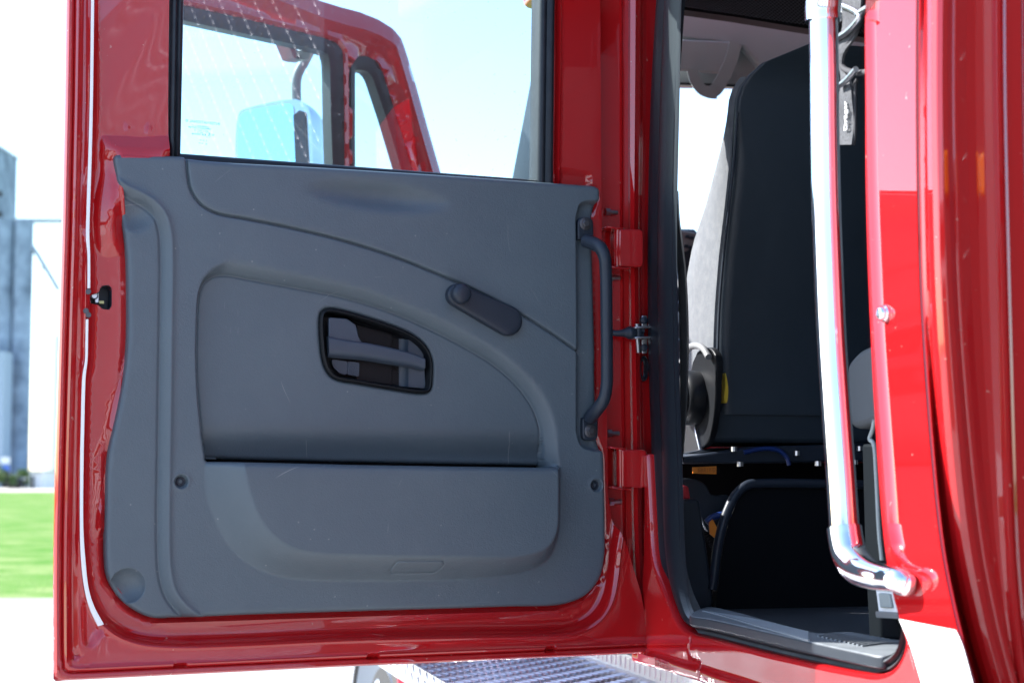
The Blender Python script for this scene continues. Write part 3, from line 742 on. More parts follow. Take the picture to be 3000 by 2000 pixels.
V, F = disc_vf(D, kn[0], kn[1], [(.0105, cn), (.0105, cn + .010), (.0150, cn + .014), (.0165, cn + .019), (.0162, cn + .026), (.0145, cn + .0305), (.010, cn + .033), (.004, cn + .034)], 28)
obj('crank_knob', V, F, M['black'], crank, sharp=50)

# ---- black grab handle
gn = TN + .045
gp = []
for x, y, n in ((1716, 705, TN + .006), (1735, 712, TN + .020), (1758, 725, TN + .038), (1771, 752, gn), (1775, 800, gn), (1777, 950, gn), (1778, 1060, gn), (1777, 1130, gn), (1768, 1172, gn - .004), (1748, 1200, TN + .026), (1733, 1216, TN + .010), (1728, 1224, TN + .003)):
    gp.append(D.px(x, y, n))
rad = [.0115, .0115, .011, .0105, .0102, .0102, .0102, .0102, .0105, .011, .0115, .0115]
gh = tube('grab_handle', gp, rad, M['black'], door, 18, 6)
for poly, by in (([(1694, 636), (1740, 636), (1742, 702), (1694, 702)], 655), ([(1708, 1222), (1754, 1222), (1754, 1290), (1708, 1290)], 1262)):
    rr = [.011, .011, .004, .004] if by < 900 else [.004, .004, .011, .011]
    pl = prism('handle_mount', D, rounded(D.uvs(poly, TN), rr, 5), TN - .014, TN - .002, M['black'], gh, .003, 3)
    cx = (poly[0][0] + poly[1][0]) / 2
    u, v = D.uv(cx, by, TN)
    bolt('mount_bolt', D, u, v, TN - .002, .0062, .005, M['dsteel'], gh)

# ---- window: black run channels, belt seal, pane
def chan_strip(xs0, xs1, name):
    y0, y1 = -400, 565
    rows = []
    for k in range(13):
        y = y0 + (y1 - y0) * k / 12
        a = D.uv(xs0(y), y, .012)[0]; b = D.uv(xs1(y), y, .012)[0]; v = D.uv((xs0(y) + xs1(y)) / 2, y, .012)[1]
        rows.append([D.pt(a + (b - a) * q, v, n) for q, n in ((0, -.03), (0, .010), (.08, .016), (.25, .0175), (.5, .012), (.62, .014), (.8, .013), (.94, .006), (1, -.022))])
    V, F = grid_vf(rows); return obj(name, V, F, M['rubber'], door, sharp=55)
chan_strip(lambda y: 503.5 - y * .016, lambda y: 542.5 - y * .021, 'window_channel')
chan_strip(lambda y: 1626 - y * .01, lambda y: 1580 - y * .014, 'window_channel')
belt_rows = []
for k in range(16):
    x = 500 + (1622 - 500) * k / 15
    yt = 452 + (x - 541) * (529 - 452) / (1580 - 541)
    belt_rows.append([D.px(x, yt + 40, -.002), D.px(x, yt - 1, -.002), D.px(x, yt - 1, .004), D.px(x, yt + 1, .008), D.px(x, yt + 8, .012), D.px(x, yt + 40, .012)])
V, F = grid_vf(belt_rows); obj('belt_seal', V, F, M['rubber'], door, sharp=45)
gq = D.uvs([(520, -420), (520, 560), (1605, 600), (1605, -420)], -.012)
gV, gF = prism_vf(D, gq, -.0165, -.0125)
pane = obj('window_pane', gV, gF, M['glass'], door, smooth=False)
top_rows = []
# etched maker's marks on the pane (read from inside they are mirrored)
inkm = mat('etched_mark', (0.05, 0.08, 0.09), 0.7)
def etch(s, px, py, size, nm='etched_text'):
    u, v = D.uv(px, py, -.0118); text(nm, s, D, u, v, -.0118, size, inkm, pane, mirror=True, rot=-.03)
etch('INTERNATIONAL \u00ae', 594, 359, .0062); etch('LAMINEX L.C.', 587, 371, .0046); etch('TEMPERED FLOAT', 591, 377, .0038); etch('AS-2  DOT 22', 589, 383, .0036); etch('M2 T5', 586, 389, .0034)
etch('43R 000046', 583, 394, .0046); etch('E', 612, 395, .0070); etch('Ex', 624, 396, .0042); etch('09', 556, 373, .0046)
etch('5 . 0 1 F', 596, 412, .0034); etch('8    N W', 594, 421, .0034)
cu = D.uv(610, 395, -.0118)
ringp = [(cu[0] + .0041 * math.cos(a), cu[1] + .0041 * math.sin(a)) for a in np.linspace(0, 2 * math.pi, 33)[:-1]]
rows = [[D.pt(cu[0] + r * math.cos(a), cu[1] + r * math.sin(a), -.0118) for r in (.0040, .0043)] for a in np.linspace(0, 2 * math.pi, 33)]
V, F = grid_vf(rows); obj('etched_ring', V, F, inkm, pane)

# ---- white edge tape along the shut face
def ribbon(name, L, Rr, fr, n1, m, parent, per=6):
    l = np.array(catmull(fr.uvs(L, n1), False, per)); r = np.array(catmull(fr.uvs(Rr, n1), False, per)); rows = []
    hs_ = np.max([shell_h(l + (r - l) * q) for q in (0, .25, .5, .75, 1)], axis=0) + .0012
    hs_ = np.convolve(np.r_[hs_[:1].repeat(2), hs_, hs_[-1:].repeat(2)], np.ones(5) / 5, 'valid') + .0004
    for a, b, n in zip(l, r, hs_):
        rows.append([fr.pt(*a, n - .004), fr.pt(*(a + (b - a) * .06), n), fr.pt(*(a + (b - a) * .5), n + .0004), fr.pt(*(a + (b - a) * .94), n), fr.pt(*b, n - .004)])
    V, F = grid_vf(rows); return obj(name, V, F, m, parent, sharp=50)
ribbon('edge_tape', [(270, -470), (266, 0), (262, 300), (257, 480), (253, 600), (251, 667), (251, 700), (255, 745), (255, 845)],
       [(280, -470), (276, 0), (272, 300), (268, 480), (264, 600), (262, 667), (262, 700), (264, 745), (264, 845)], D, .028, M['white'], door)
ribbon('edge_tape', [(250, 936), (249, 1000), (248, 1055), (241, 1095), (238, 1150), (236, 1241), (234, 1333), (233, 1546), (236, 1640), (246, 1725), (262, 1784), (285, 1832)],
       [(258, 936), (257, 1000), (256, 1055), (251, 1098), (249, 1150), (247, 1241), (245, 1333), (244, 1546), (250, 1640), (259, 1720), (276, 1775), (303, 1826)], D, .028, M['white'], door)
for x, y in ((258, 855), (251, 911), (258, 923)):
    u, v = D.uv(x, y, SN); bolt('latch_screw', D, u, v, SN + .001, .0042, .004, M['dsteel'], door, washer=False, hexa=False)
# ---- latch
lu = np.array(latch); lc = lu.mean(0)
rowsL = []
for s, n in ((1.02, .010), (1.0, .0135), (.97, .0125), (.93, -.02)):
    rowsL.append([D.pt(*(lc + (p - lc) * s), n) for p in lu])
V, F = grid_vf(rowsL, True); F.append([(len(rowsL) - 1) * len(lu) + i for i in range(len(lu))])
lt = obj('door_latch', V, F, M['black'], door, sharp=40)
V, F = join([disc_vf(D, *D.uv(277, 866, .006), [(.006, -.015), (.006, .004), (.004, .006)], 14), box_vf(D, *sorted((D.uv(279, 880)[0], D.uv(288, 880)[0])), D.uv(280, 886)[1], D.uv(280, 858)[1], -.015, .002)])
obj('latch_claw', V, F, M['steel'], lt, sharp=40)
V, F = box_vf(D, D.uv(292, 890)[0], D.uv(306, 890)[0], D.uv(292, 888)[1], D.uv(292, 880)[1], -.015, -.005)
obj('latch_pawl', V, F, mat('brass_pawl', (0.35, 0.33, 0.16), .35, 1.0), lt, sharp=40)

# ------------------------------------------------------------------ front door, opened ahead of the rear one
FD = FDOOR
fo_px = [(437, -216), (560, -175), (800, -60), (948, 0), (1010, 19), (1064, 33), (1119, 55), (1162, 82), (1187, 112), (1204, 162), (1230, 251), (1264, 374), (1302, 506), (1350, 680), (1385, 900), (1392, 1300), (1395, 1760), (437, 1828)]
fo = FD.uvs(fo_px, 0)
fw_px = [(482, 45), (542, 57), (702, 92), (851, 124), (945, 146), (968, 156), (975, 178), (978, 340), (983, 481), (986, 560), (482, 560)]
fw = FD.uvs(fw_px, 0)
fw_out = FD.uvs([(466, -4), (542, 15), (702, 50), (851, 86), (950, 110), (990, 124), (1010, 150), (1013, 300), (1014, 470), (1014, 600), (466, 600)], 0)
qv_px = [(1049, 204), (1068, 203), (1085, 208), (1097, 220), (1104, 236), (1140, 345), (1185, 496), (1207, 575), (1050, 560), (1049, 400)]
qv = FD.uvs(qv_px, 0)
qv_out = FD.uvs([(1034, 185), (1050, 165), (1080, 163), (1110, 180), (1128, 215), (1165, 335), (1212, 490), (1240, 600), (1033, 600), (1033, 400)], 0)
def fd_h(P):
    h = np.full(len(P), .0)
    d = np.minimum(sdist(P, fw_out), sdist(P, qv_out)); e = dist(P, fo, True)
    h -= .012 * smooth(1 - np.abs(d) / .008) * (d > 0)
    h += .010 * np.exp(-((e - .045) / .012) ** 2) - .012 * np.clip(1 - e / .02, 0, 1)
    h += -.008 * smooth((e - .06) / .01) * (d > .02)
    return h
fdoor = relief('front_door', FD, fo, fd_h, .022, M['red'], truck, holes=[fw_out, qv_out], back=-.05, bstep=.012, feats=[(fo, True, [-.02, -.033, -.045, -.055, -.065, .02, .033, .045, .055, .065]), (fw_out, True, [.004, .009, -.004, -.009])], sharp=50)
fdoor['label'] = 'front door standing open, seen through the rear door window'
def gasket(outer_, inner_, name):
    a = resample(ccw(outer_), .02, True)
    q = np.array(inner_); 
    return relief(name, FD, outer_, lambda P: -.006 - .004 * smooth(1 - np.abs(sdist(P, inner_)) / .008), .012, M['rubber'], fdoor, holes=[inner_], back=-.04, bstep=.012, sharp=50)
gasket(fw_out, fw, 'window_gasket'); gasket(qv_out, qv, 'vent_gasket')
V, F = prism_vf(FD, rounded(FD.uvs([(450, 640), (1350, 660), (1385, 1700), (450, 1780)], .02), .06, 6), .0, .03)
obj('trim_card', V, F, M['trim'], fdoor, bevel=.01)
for nm, pl in (('window_pane', fw), ('vent_pane', qv)):
    q = np.array(pl); V, F = prism_vf(FD, [tuple(np.mean(q, 0) + (p - np.mean(q, 0)) * 1.02) for p in q], -.030, -.027)
    obj(nm, V, F, M['glass'], fdoor, smooth=False)
# exterior mirror on its bracket, outside the glass
MF = Frame((-.60, 4.12, 0), np.array((.954, -.30, 0)) / np.linalg.norm((.954, -.30)), Z)
mo = catmull(MF.uvs([(690, 560), (691, 460), (694, 380), (699, 342), (707, 326), (730, 317), (800, 300), (851, 293), (872, 293), (893, 304), (908, 325), (914, 360), (919, 470), (924, 620), (700, 640)], 0), True, 3)
mg = catmull(MF.uvs([(696, 560), (697, 460), (699, 380), (703, 345), (716, 330), (800, 312), (846, 305), (858, 312), (862, 340), (868, 470), (872, 610), (705, 628)], .006), True, 3)
mrows = []
mo_a = np.array(mo); mc = mo_a.mean(0)
for s, n in ((1.0, 0.004), (1.0, -.01), (.99, -.05), (.93, -.09), (.75, -.12), (.4, -.135)):
    mrows.append([MF.pt(*(mc + (p - mc) * s), n) for p in mo_a])
V, F = grid_vf(mrows, True); nn = len(mo_a); F.append([(len(mrows) - 1) * nn + i for i in range(nn)]); F.append(list(range(nn))[::-1])
mir = obj('door_mirror', V, [f[::-1] for f in F], mat('silver_mirror_shell', (0.55, 0.60, 0.64), .18, .9), fdoor, sharp=50)
MG = Frame(MF.o, MF.a, MF.b)
V, F = prism_vf(MF, mg, .004, .007); obj('mirror_glass', V, F, M['mirror'], mir, smooth=False)
V, F = prism_vf(MF, MF.uvs([(862, 340), (880, 325), (896, 330), (904, 470), (908, 610), (874, 610), (868, 470)], .004), .003, .010)
obj('mirror_rim', V, F, M['black'], mir)
am = []
for x, y, n in ((922, 96, -.05), (912, 140, -.05), (893, 180, -.05), (874, 214, -.05), (868, 240, -.05), (868, 300, -.06), (870, 420, -.07)): am.append(MF.px(x, y, n))
tube('mirror_arm', am, .0125, M['midtrim'], mir, 12, 6)
V, F = prism_vf(shifted(FD, -.06), shifted(FD, -.06).uvs([(832, 124), (846, 124), (862, 150), (890, 152), (898, 138), (905, 140), (898, 172), (890, 178), (866, 176), (852, 172)], 0), -.03, .01)
obj('mirror_bracket', V, F, M['dsteel'], mir)
# ------------------------------------------------------------------ cab body: hinge pillar, sill, rear pillar, roof
def loft_px(name, cols, m, parent, per=4, sharp=40, closed=False):
    """cols: list of (list of (px,py), frame, n) - each a vertical line traced on its own plane; joined left to right"""
    L = []
    for pts, fr, n in cols:
        L.append(np.array(resample(catmull([fr.px(x, y, n) for x, y in pts], False, per), .012)))
    k = max(len(q) for q in L)
    L = [np.array([[np.interp(s, np.linspace(0, 1, len(q)), q[:, c]) for c in range(3)] for s in np.linspace(0, 1, k)]) for q in L]
    L2 = [L[0]]
    for a, b in zip(L[:-1], L[1:]):          # holding loops keep the flats flat
        w_ = np.linalg.norm(a - b, axis=1).mean()
        if w_ > .004:
            f_ = min(.25, .0012 / w_); L2 += [a + (b - a) * f_, a + (b - a) * (1 - f_)]
        L2.append(b)
    L = L2
    L = [np.array([[np.interp(s, np.linspace(0, 1, len(q)), q[:, c]) for c in range(3)] for s in np.linspace(0, 1, k)]) for q in L]
    rows = [[L[j][i] for j in range(len(L))] for i in range(k)]
    V, F = grid_vf(rows); return obj(name, V, [f[::-1] for f in F], m, parent, sharp=sharp)
YS = [-520, 0, 333, 667, 1000, 1333, 1520, 1640, 1760, 1860, 1908]
def col(xs, t): return ([(x, y) for x, y in zip(xs, YS)], cross(t), 0)
pil = [col([1690] * 11, -.045), col([1730] * 11, -.012),
       col([1815, 1815, 1815, 1816, 1818, 1822, 1824, 1828, 1836, 1850, 1872], -.010), col([1821, 1821, 1821, 1822, 1825, 1829, 1830, 1834, 1842, 1856, 1878], -.006), col([1825, 1825, 1825, 1826, 1829, 1833, 1835, 1839, 1847, 1861, 1883], -.012),
       col([1841, 1841, 1840, 1841, 1844, 1849, 1851, 1855, 1863, 1876, 1898], -.012), col([1847, 1847, 1846, 1847, 1850, 1855, 1857, 1861, 1869, 1882, 1903], .004),
       col([1862, 1862, 1860, 1858, 1862, 1867, 1869, 1873, 1880, 1892, 1912], .010), col([1876, 1876, 1874, 1871, 1873, 1878, 1880, 1884, 1892, 1903, 1922], .004),
       col([1884, 1884, 1883, 1880, 1881, 1886, 1888, 1893, 1902, 1914, 1934], -.006), col([1893, 1893, 1892, 1889, 1889, 1894, 1897, 1903, 1914, 1930, 1950], -.009),
       col([1935, 1935, 1925, 1915, 1915, 1922, 1930, 1945, 1975, 2010, 2040], -.012), col([1950, 1950, 1945, 1930, 1930, 1940, 1950, 1970, 2000, 2035, 2060], -.045)]
pillar = loft_px('cab_body', pil, M['red'], truck)
pillar['label'] = 'red painted hinge pillar and lower cab side'
# sill below the opening, on the flank plane
seal_out = [(1918, -60), (1917, 0), (1901, 260), (1891, 667), (1892, 1000), (1902, 1333), (1911, 1600), (1932, 1716), (1962, 1790), (1985, 1832), (2020, 1858), (2090, 1875), (2281, 1924), (2400, 1950), (2520, 1973), (2575, 1977), (2620, 1962), (2650, 1928), (2668, 1870), (2672, 1800)]
seal_in = [(1998, -60), (1995, 0), (1990, 260), (1982, 667), (1986, 1000), (1997, 1333), (2005, 1600), (2012, 1690), (2020, 1752), (2032, 1790), (2056, 1812), (2110, 1826), (2310, 1873), (2400, 1893), (2540, 1919), (2580, 1924), (2615, 1912), (2638, 1890), (2650, 1850), (2655, 1790)]
SD = SIDE
so_ = catmull(SD.uvs(seal_out, -.02), False, 6); si_ = catmull(SD.uvs(seal_in, -.02), False, 6)
lower = SD.uvs([(1884, 1330), (1895, 1330)], -.004) + SD.uvs(catmull([(1902, 1480), (1913, 1640), (1936, 1716), (1966, 1785), (1990, 1828), (2022, 1853), (2090, 1870), (2281, 1919), (2400, 1945), (2520, 1968), (2575, 1972), (2615, 1955), (2640, 1915), (2650, 1860), (2650, 1790)], False, 4), -.004) + SD.uvs([(2700, 1790), (2740, 1850), (2900, 2170), (2420, 2130), (2200, 2054), (2052, 1996), (1959, 1967), (1860, 1938), (1850, 1890), (1874, 1790), (1884, 1640), (1887, 1480)], -.004)
def sill_h(P):
    d = dist(P, lower, True)
    top = dist(P, SD.uvs([(1880, 1904), (2080, 1962), (2200, 2000), (2420, 2075)], -.004), False)
    h = np.full(len(P), -.004)
    yl = np.interp(P[:, 0], [q[0] for q in SD.uvs([(1880, 1904), (2080, 1962), (2200, 2000), (2420, 2075)], -.004)], [q[1] for q in SD.uvs([(1880, 1904), (2080, 1962), (2200, 2000), (2420, 2075)], -.004)])
    h += .006 * smooth((yl - P[:, 1]) / .004) + .002 * np.exp(-(top / .003) ** 2)
    seam = SD.uvs([(2022, 1866), (2018, 1900), (2024, 1925), (2050, 1942), (2058, 1996)], -.004)
    h -= .004 * np.exp(-(dist(P, catmull(seam, False, 4), False) / .0016) ** 2)
    h += .0008 * np.sin(P[:, 0] * 37) 
    return h
sill = relief('sill_panel', SD, lower, sill_h, .008, M['red'], truck, back=-.022, bstep=.008, edge_r=.006, sharp=50,
              feats=[(SD.uvs([(1880, 1904), (2080, 1962), (2200, 2000), (2420, 2075)], -.004), False, [-.006, -.004, -.002, 0, .002, .004]), (SD.uvs([(2022, 1866), (2018, 1900), (2024, 1925), (2050, 1942), (2058, 1996)], -.004), False, [-.003, -.0015, 0, .0015, .003])])
u, v = SD.uv(1950, 1948, .002)
text('embossed_lettering', 'International', SD, u, v, .0016, .021, M['red'], sill, rot=0, depth=.0012)

# ---- rear pillar and the bodywork behind it
YB = [-620, 0, 300, 587, 900, 1333, 1600, 1740, 1860, 2000, 2400]
def colS(xs, n): return ([(x, y) for x, y in zip(xs, YB)], SIDE, n)
def colC(xs, t): return ([(x, y) for x, y in zip(xs, YB)], cross(t), 0)
e3 = [2696, 2688, 2687, 2690, 2699, 2729, 2758, 2784, 2812, 2852, 2970]   # end of the flank
def off(xs, d): return [x + d for x in xs]
rp = [colS([2598, 2544, 2542, 2545, 2555, 2580, 2601, 2625, 2660, 2698, 2818], -.022),
      colS([2592, 2538, 2536, 2538, 2548, 2572, 2593, 2617, 2652, 2690, 2810], -.006), colS([2592, 2536, 2535, 2537, 2547, 2570, 2592, 2616, 2651, 2689, 2809], .0),
      colS(off(e3, -4), .0), colS(off(e3, -1), -.002), colS(off(e3, 4), -.0035), colS(off(e3, 8), -.001)]
# rounded corner on to the back of the cab, then the back panel with its pressed ribs
r0 = [2788, 2777, 2776, 2782, 2794, 2828, 2860, 2886, 2912, 2950, 3068]
base3 = np.array(off(e3, 14), float); end3 = np.array(r0, float)
def arc(f): return list(base3 + (end3 - base3) * f)
rp += [colC(arc(.06), 1.034), colC(arc(.20), 1.050), colC(arc(.38), 1.061), colC(arc(.58), 1.068), colC(arc(.80), 1.072), colC(arc(1.0), 1.072)]
rp += [colC(off(r0, 5), 1.0705), colC(off(r0, 14), 1.0690), colC(off(r0, 22), 1.0705), colC(off(r0, 32), 1.070)]
pe = [2912, 2906, 2908, 2914, 2922, 2934, 2944, 2954, 2966, 2986, 3096]
rp += [colC([a_ + (b_ - a_) * f for a_, b_ in zip(off(r0, 32), pe)], 1.070 - .004 * math.sin(f * 3.14)) for f in (.25, .5, .75, 1.0)]
rp += [colC(off(pe, 6), 1.073), colC(off(pe, 14), 1.076), colC(off(pe, 24), 1.076), colC(off(pe, 32), 1.070), colC(off(pe, 42), 1.066), colC(off(pe, 76), 1.066), colC(off(pe, 84), 1.066),
       colC(off(pe, 90), 1.052), colC(off(pe, 104), 1.050), colC(off(pe, 400), 1.050), colC(off(pe, 2500), 1.050)]
rearp = loft_px('rear_pillar', rp, M['red'], truck)
jam = [colS([2602, 2548, 2546, 2549, 2559, 2584, 2605, 2629, 2664, 2702, 2822], -.40), colS([2600, 2546, 2544, 2547, 2557, 2582, 2603, 2627, 2662, 2700, 2820], -.024)]
loft_px('rear_jamb', jam, M['rubber'], truck)
rearp['label'] = 'red pillar and bodywork behind the door opening'
# white reflective square low on the pillar
q = []
wl = [(2633, 1812), (2664, 1885), (2698, 1995), (2722, 2080)]; wr = [(2800, 1845), (2818, 1885), (2846, 1985), (2872, 2080)]
rows = []
for a, b in zip(catmull(wl, False, 5), catmull(wr, False, 5)):
    pa, pb = SD.px(*a, .0025), SD.px(*b, .0025)
    rows.append([pa + (pb - pa) * s for s in np.linspace(0, 1, 8)])
V, F = grid_vf(rows); obj('reflective_square', V, [f[::-1] for f in F], M['white'], rearp)
u, v = SD.uv(2594, 918, 0)
V, F = join([disc_vf(SD, u, v, [(.0105, .0003), (.0105, .002), (.0098, .003)], 24), disc_vf(SD, u, v, [(.0085, .0025), (.0082, .006), (.0066, .009), (.0050, .0098), (.0042, .0098), (.0040, .0060)], 20)])
obj('pillar_bolt', V, F, M['chrome'], rearp, sharp=40)

# ---- diamond plate sides of the body further back (reflected in the window) and the cab's roof
def lozenges(fr, u0, u1, v0, v1, pitch, n, ln, wd, ht):
    parts = []; k = 0; v = v0 + pitch / 2; r = 0
    while v < v1:
        u = u0 + pitch / 2 + (pitch / 2 if r % 2 else 0); c = 0
        while u < u1:
            a = R(48) if (r // 2 + c) % 2 else R(-42)
            ca, sa = math.cos(a), math.sin(a)
            P = []
            for (x, y, z) in ((-ln, 0, 0), (-ln * .5, -wd, 0), (ln * .5, -wd, 0), (ln, 0, 0), (ln * .5, wd, 0), (-ln * .5, wd, 0), (-ln * .62, 0, ht), (ln * .62, 0, ht)):
                P.append(fr.pt(u + x * ca - y * sa, v + x * sa + y * ca, n + z))
            parts.append((P, [[0, 1, 6], [1, 2, 7, 6], [2, 3, 7], [3, 4, 7], [4, 5, 6, 7], [5, 0, 6]]))
            u += pitch; c += 1
        v += pitch / 2; r += 1
    return parts
parts = [box_vf(SIDE, 1.31, 4.3, .75, 2.95, -2.2, .02)]
parts += lozenges(SIDE, 1.32, 3.0, 1.4, 2.93, .052, .02, .016, .0046, .0031)
EF = Frame(H + 1.31 * T, O, Z)
parts += lozenges(EF, -.62, -.36, 1.2, 2.6, .066, .0, .013, .0030, .0020)
V, F = join(parts); eb = obj('equipment_body', V, F, M['eqalum'], truck, sharp=30)
V, F = prism_vf(EF, rounded([(-.19, 1.74), (-.12, 1.74), (-.12, 1.80), (-.19, 1.80)], .012, 5), .0005, .022); obj('marker_light', V, F, M['amber'], eb, bevel=.006)
# roof, far side, back wall, windscreen pillars, bonnet
def slab(name, poly_t_o, z0, z1, m, parent=truck, bevel=.0):
    k = len(poly_t_o); V = [body(t, o, z0) for t, o in poly_t_o] + [body(t, o, z1) for t, o in poly_t_o]
    F = [list(range(k)), list(range(k, 2 * k))[::-1]] + [[i, k + i, k + (i + 1) % k, (i + 1) % k] for i in range(k)]
    return obj(name, V, F, m, parent, True, 40, bevel, 3)
slab('cab_roof', [(-.80, -.06), (1.05, -.06), (1.05, -2.14), (-.80, -2.14)], 2.50, 2.62, M['red_far'], bevel=.04)
slab('roof_rail', [(-.78, .0), (.95, .0), (.95, -.09), (-.78, -.09)], 2.40, 2.52, M['red_far'], bevel=.02)
fs = [box_vf(SIDE, -1.2, 1.0, .95, 1.72, -2.2, -2.15), box_vf(SIDE, -1.2, 1.0, 2.38, 2.5, -2.2, -2.15), box_vf(SIDE, -.16, .04, 1.72, 2.38, -2.2, -2.15), box_vf(SIDE, .9, 1.0, 1.72, 2.38, -2.2, -2.15)]
V, F = join(fs); obj('far_side', V, F, M['red_far'], truck)
V, F = box_vf(cross(1.01), .10, 2.15, .9, 2.5, -.05, 0); obj('rear_bulkhead', V, F, M['dkgrey'], truck)
slab('cab_underfloor', [(-1.2, -.22), (1.02, -.22), (1.02, -2.15), (-1.2, -2.15)], 1.02, 1.15, M['void'])  # near-black colour stands in for the shade below the sill
slab('headliner', [(-.78, -.10), (1.0, -.10), (1.0, -2.13), (-.78, -2.13)], 2.462, 2.492, M['lttrim'])
V, F = join([box_vf(SIDE, -.2, .99, 1.16, 2.46, -2.148, -2.12), box_vf(SIDE, -1.1, -.21, 1.16, 1.70, -2.148, -2.12)]); obj('far_side_blackout', V, F, M['dkgrey'], truck)  # dark liner closing the far rear window, added so the chrome reflects black
# windscreen pillars (raked) with gasket, and the cowl
for oo in (-.03, -2.12):
    pf = shifted(SIDE, oo); pq = SIDE.uvs([(1484, 600), (1579, 100), (1604, -40), (1700, -40), (1640, 600)], -.03)
    V, F = prism_vf(pf, pq, -.05, 0); obj('windscreen_pillar', V, F, M['rubber'], truck, bevel=.006)
slab('cowl_panel', [(-1.18, -.02), (-1.42, -.06), (-1.42, -2.1), (-1.18, -2.14)], 1.45, 1.67, M['red_far'], bevel=.03)
# bonnet: tapering box with rounded edges
rows = []
for t, w_, z0_, z1_ in ((-1.40, .98, 1.05, 1.64), (-1.8, .93, 1.02, 1.60), (-2.2, .84, .98, 1.52), (-2.42, .74, .95, 1.40), (-2.46, .70, .92, 1.30)):
    sec = rounded([(-w_, z0_), (-w_, z1_), (w_, z1_), (w_, z0_)], [.02, .16, .16, .02], 6)
    rows.append([body(t, -1.09 + x, z) for x, z in sec])
V, F = grid_vf(rows, True); kk = len(rows[0]); F.append([(len(rows) - 1) * kk + i for i in range(kk)]); F.append(list(range(kk))[::-1])
obj('bonnet', V, F, M['red_far'], truck)
WF = Frame(H + .08 * O, T, Z); WT, WZ = -2.19, .49
V, F = join([disc_vf(WF, WT, WZ, [(.44, -.30), (.49, -.27), (.50, -.20), (.50, -.08), (.492, -.02), (.465, .0), (.445, -.012), (.435, -.03)], 56)])
whl = obj('front_wheel', V, F, M['tyre'], truck, sharp=40)
V, F = join([disc_vf(WF, WT, WZ, [(.434, -.03), (.425, -.004), (.40, -.012), (.34, -.03), (.24, -.05), (.20, -.02), (.12, .03), (.11, .05), (.06, .055)], 48)] + [disc_vf(WF, WT + .285 * math.cos(a), WZ + .285 * math.sin(a), [(.030, -.05), (.030, -.028), (.022, -.02)], 16) for a in np.linspace(0, 2 * math.pi, 11)[:-1]])
obj('wheel_rim', V, F, mat('grey_rim', (.10, .125, .16), .4, .3), whl, sharp=40)
# wheel arch: a curved red flare round the tyre, running into the bonnet side
arc_o, arc_i = [], []
for a in np.linspace(R(-18), R(138), 36):
    arc_o.append((WT + .625 * math.cos(a), WZ + .625 * math.sin(a))); arc_i.append((WT + .565 * math.cos(a), WZ + .565 * math.sin(a)))
rows = []
for (u0, v0), (u1, v1) in zip(arc_o, arc_i):
    rows.append([WF.pt(u0, v0, -.45), WF.pt(u0, v0, -.01), WF.pt(u0 * .7 + u1 * .3, v0 * .7 + v1 * .3, .015), WF.pt(u1, v1, .01), WF.pt(u1, v1, -.45)])
V, F = grid_vf(rows, True); F.append([0, 1, 2, 3, 4]); F.append([len(V) - 5 + j for j in range(5)][::-1])
obj('front_fender', V, F, M['red_far'], truck)
# chassis rail in shadow under the cab
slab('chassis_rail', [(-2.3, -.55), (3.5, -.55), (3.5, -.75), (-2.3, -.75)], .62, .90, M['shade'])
slab('under_cab_shade', [(-1.2, -.19), (1.4, -.19), (1.4, -.24), (-1.2, -.24)], .45, 1.04, M['void'])  # near-black sheet painted in as the dark gap under the cab
# ---- tread-plate step ahead of the rear door
HZ = level(1.0)
SB = Frame(H + 1.0 * Z, T, O)          # horizontal: u along T, v outwards; normal = T x O
if SB.n[2] < 0: SB = Frame(H + 1.0 * Z, O, T)
def lev(px, py, z):
    p = level(z).px(px, py); d = p - H; return (float(d @ T), float(d @ O))
step_z = 1.0
sparts = []
L0 = Frame(H + step_z * Z, O, T)       # u outward, v along T
if L0.n[2] < 0: L0 = Frame(H + step_z * Z, T, O)
a0 = lev(1260, 1972, step_z); a1 = lev(1850, 1960, step_z)
o_out, o_in = a0[1], a1[1]
isT = abs(L0.a @ T) > .5
def lozt(t0, t1, o0, o1): return lozenges(L0, t0, t1, o0, o1, .036, 0, .0130, .0032, .0026) if isT else lozenges(L0, o0, o1, t0, t1, .036, 0, .0130, .0032, .0026)
def lb(t0, t1, o0, o1, n0, n1): return box_vf(L0, t0, t1, o0, o1, n0, n1) if isT else box_vf(L0, o0, o1, t0, t1, n0, n1)
sparts.append(lb(-1.62, .75, o_in, o_out, -.03, 0)); sparts.append(lb(-1.62, .75, o_out - .004, o_out, -.05, -.0302)); sparts.append(lb(-1.62, .75, o_in, o_in + .02, .0003, .034))
sparts += lozt(-1.60, -.05, o_in + .025, o_out)
EDG = Frame(H + o_out * O, T, Z)
sparts += lozenges(EDG, -1.6, -.05, .955, 1.0, .036, .0, .0130, .0032, .0026)
INN = Frame(H + (o_in + .02) * O + 1.0 * Z, T, Z)
for k in range(50):
    u = -1.58 + k * .031
    sparts.append(prism_vf(INN, [(u, .006), (u + .006, .006), (u + .010, .028), (u + .004, .028)], 0, .002))
V, F = join(sparts); st = obj('tread_step', V, F, M['alum'], truck, sharp=30)
st['label'] = 'bright diamond tread plate step below the door'

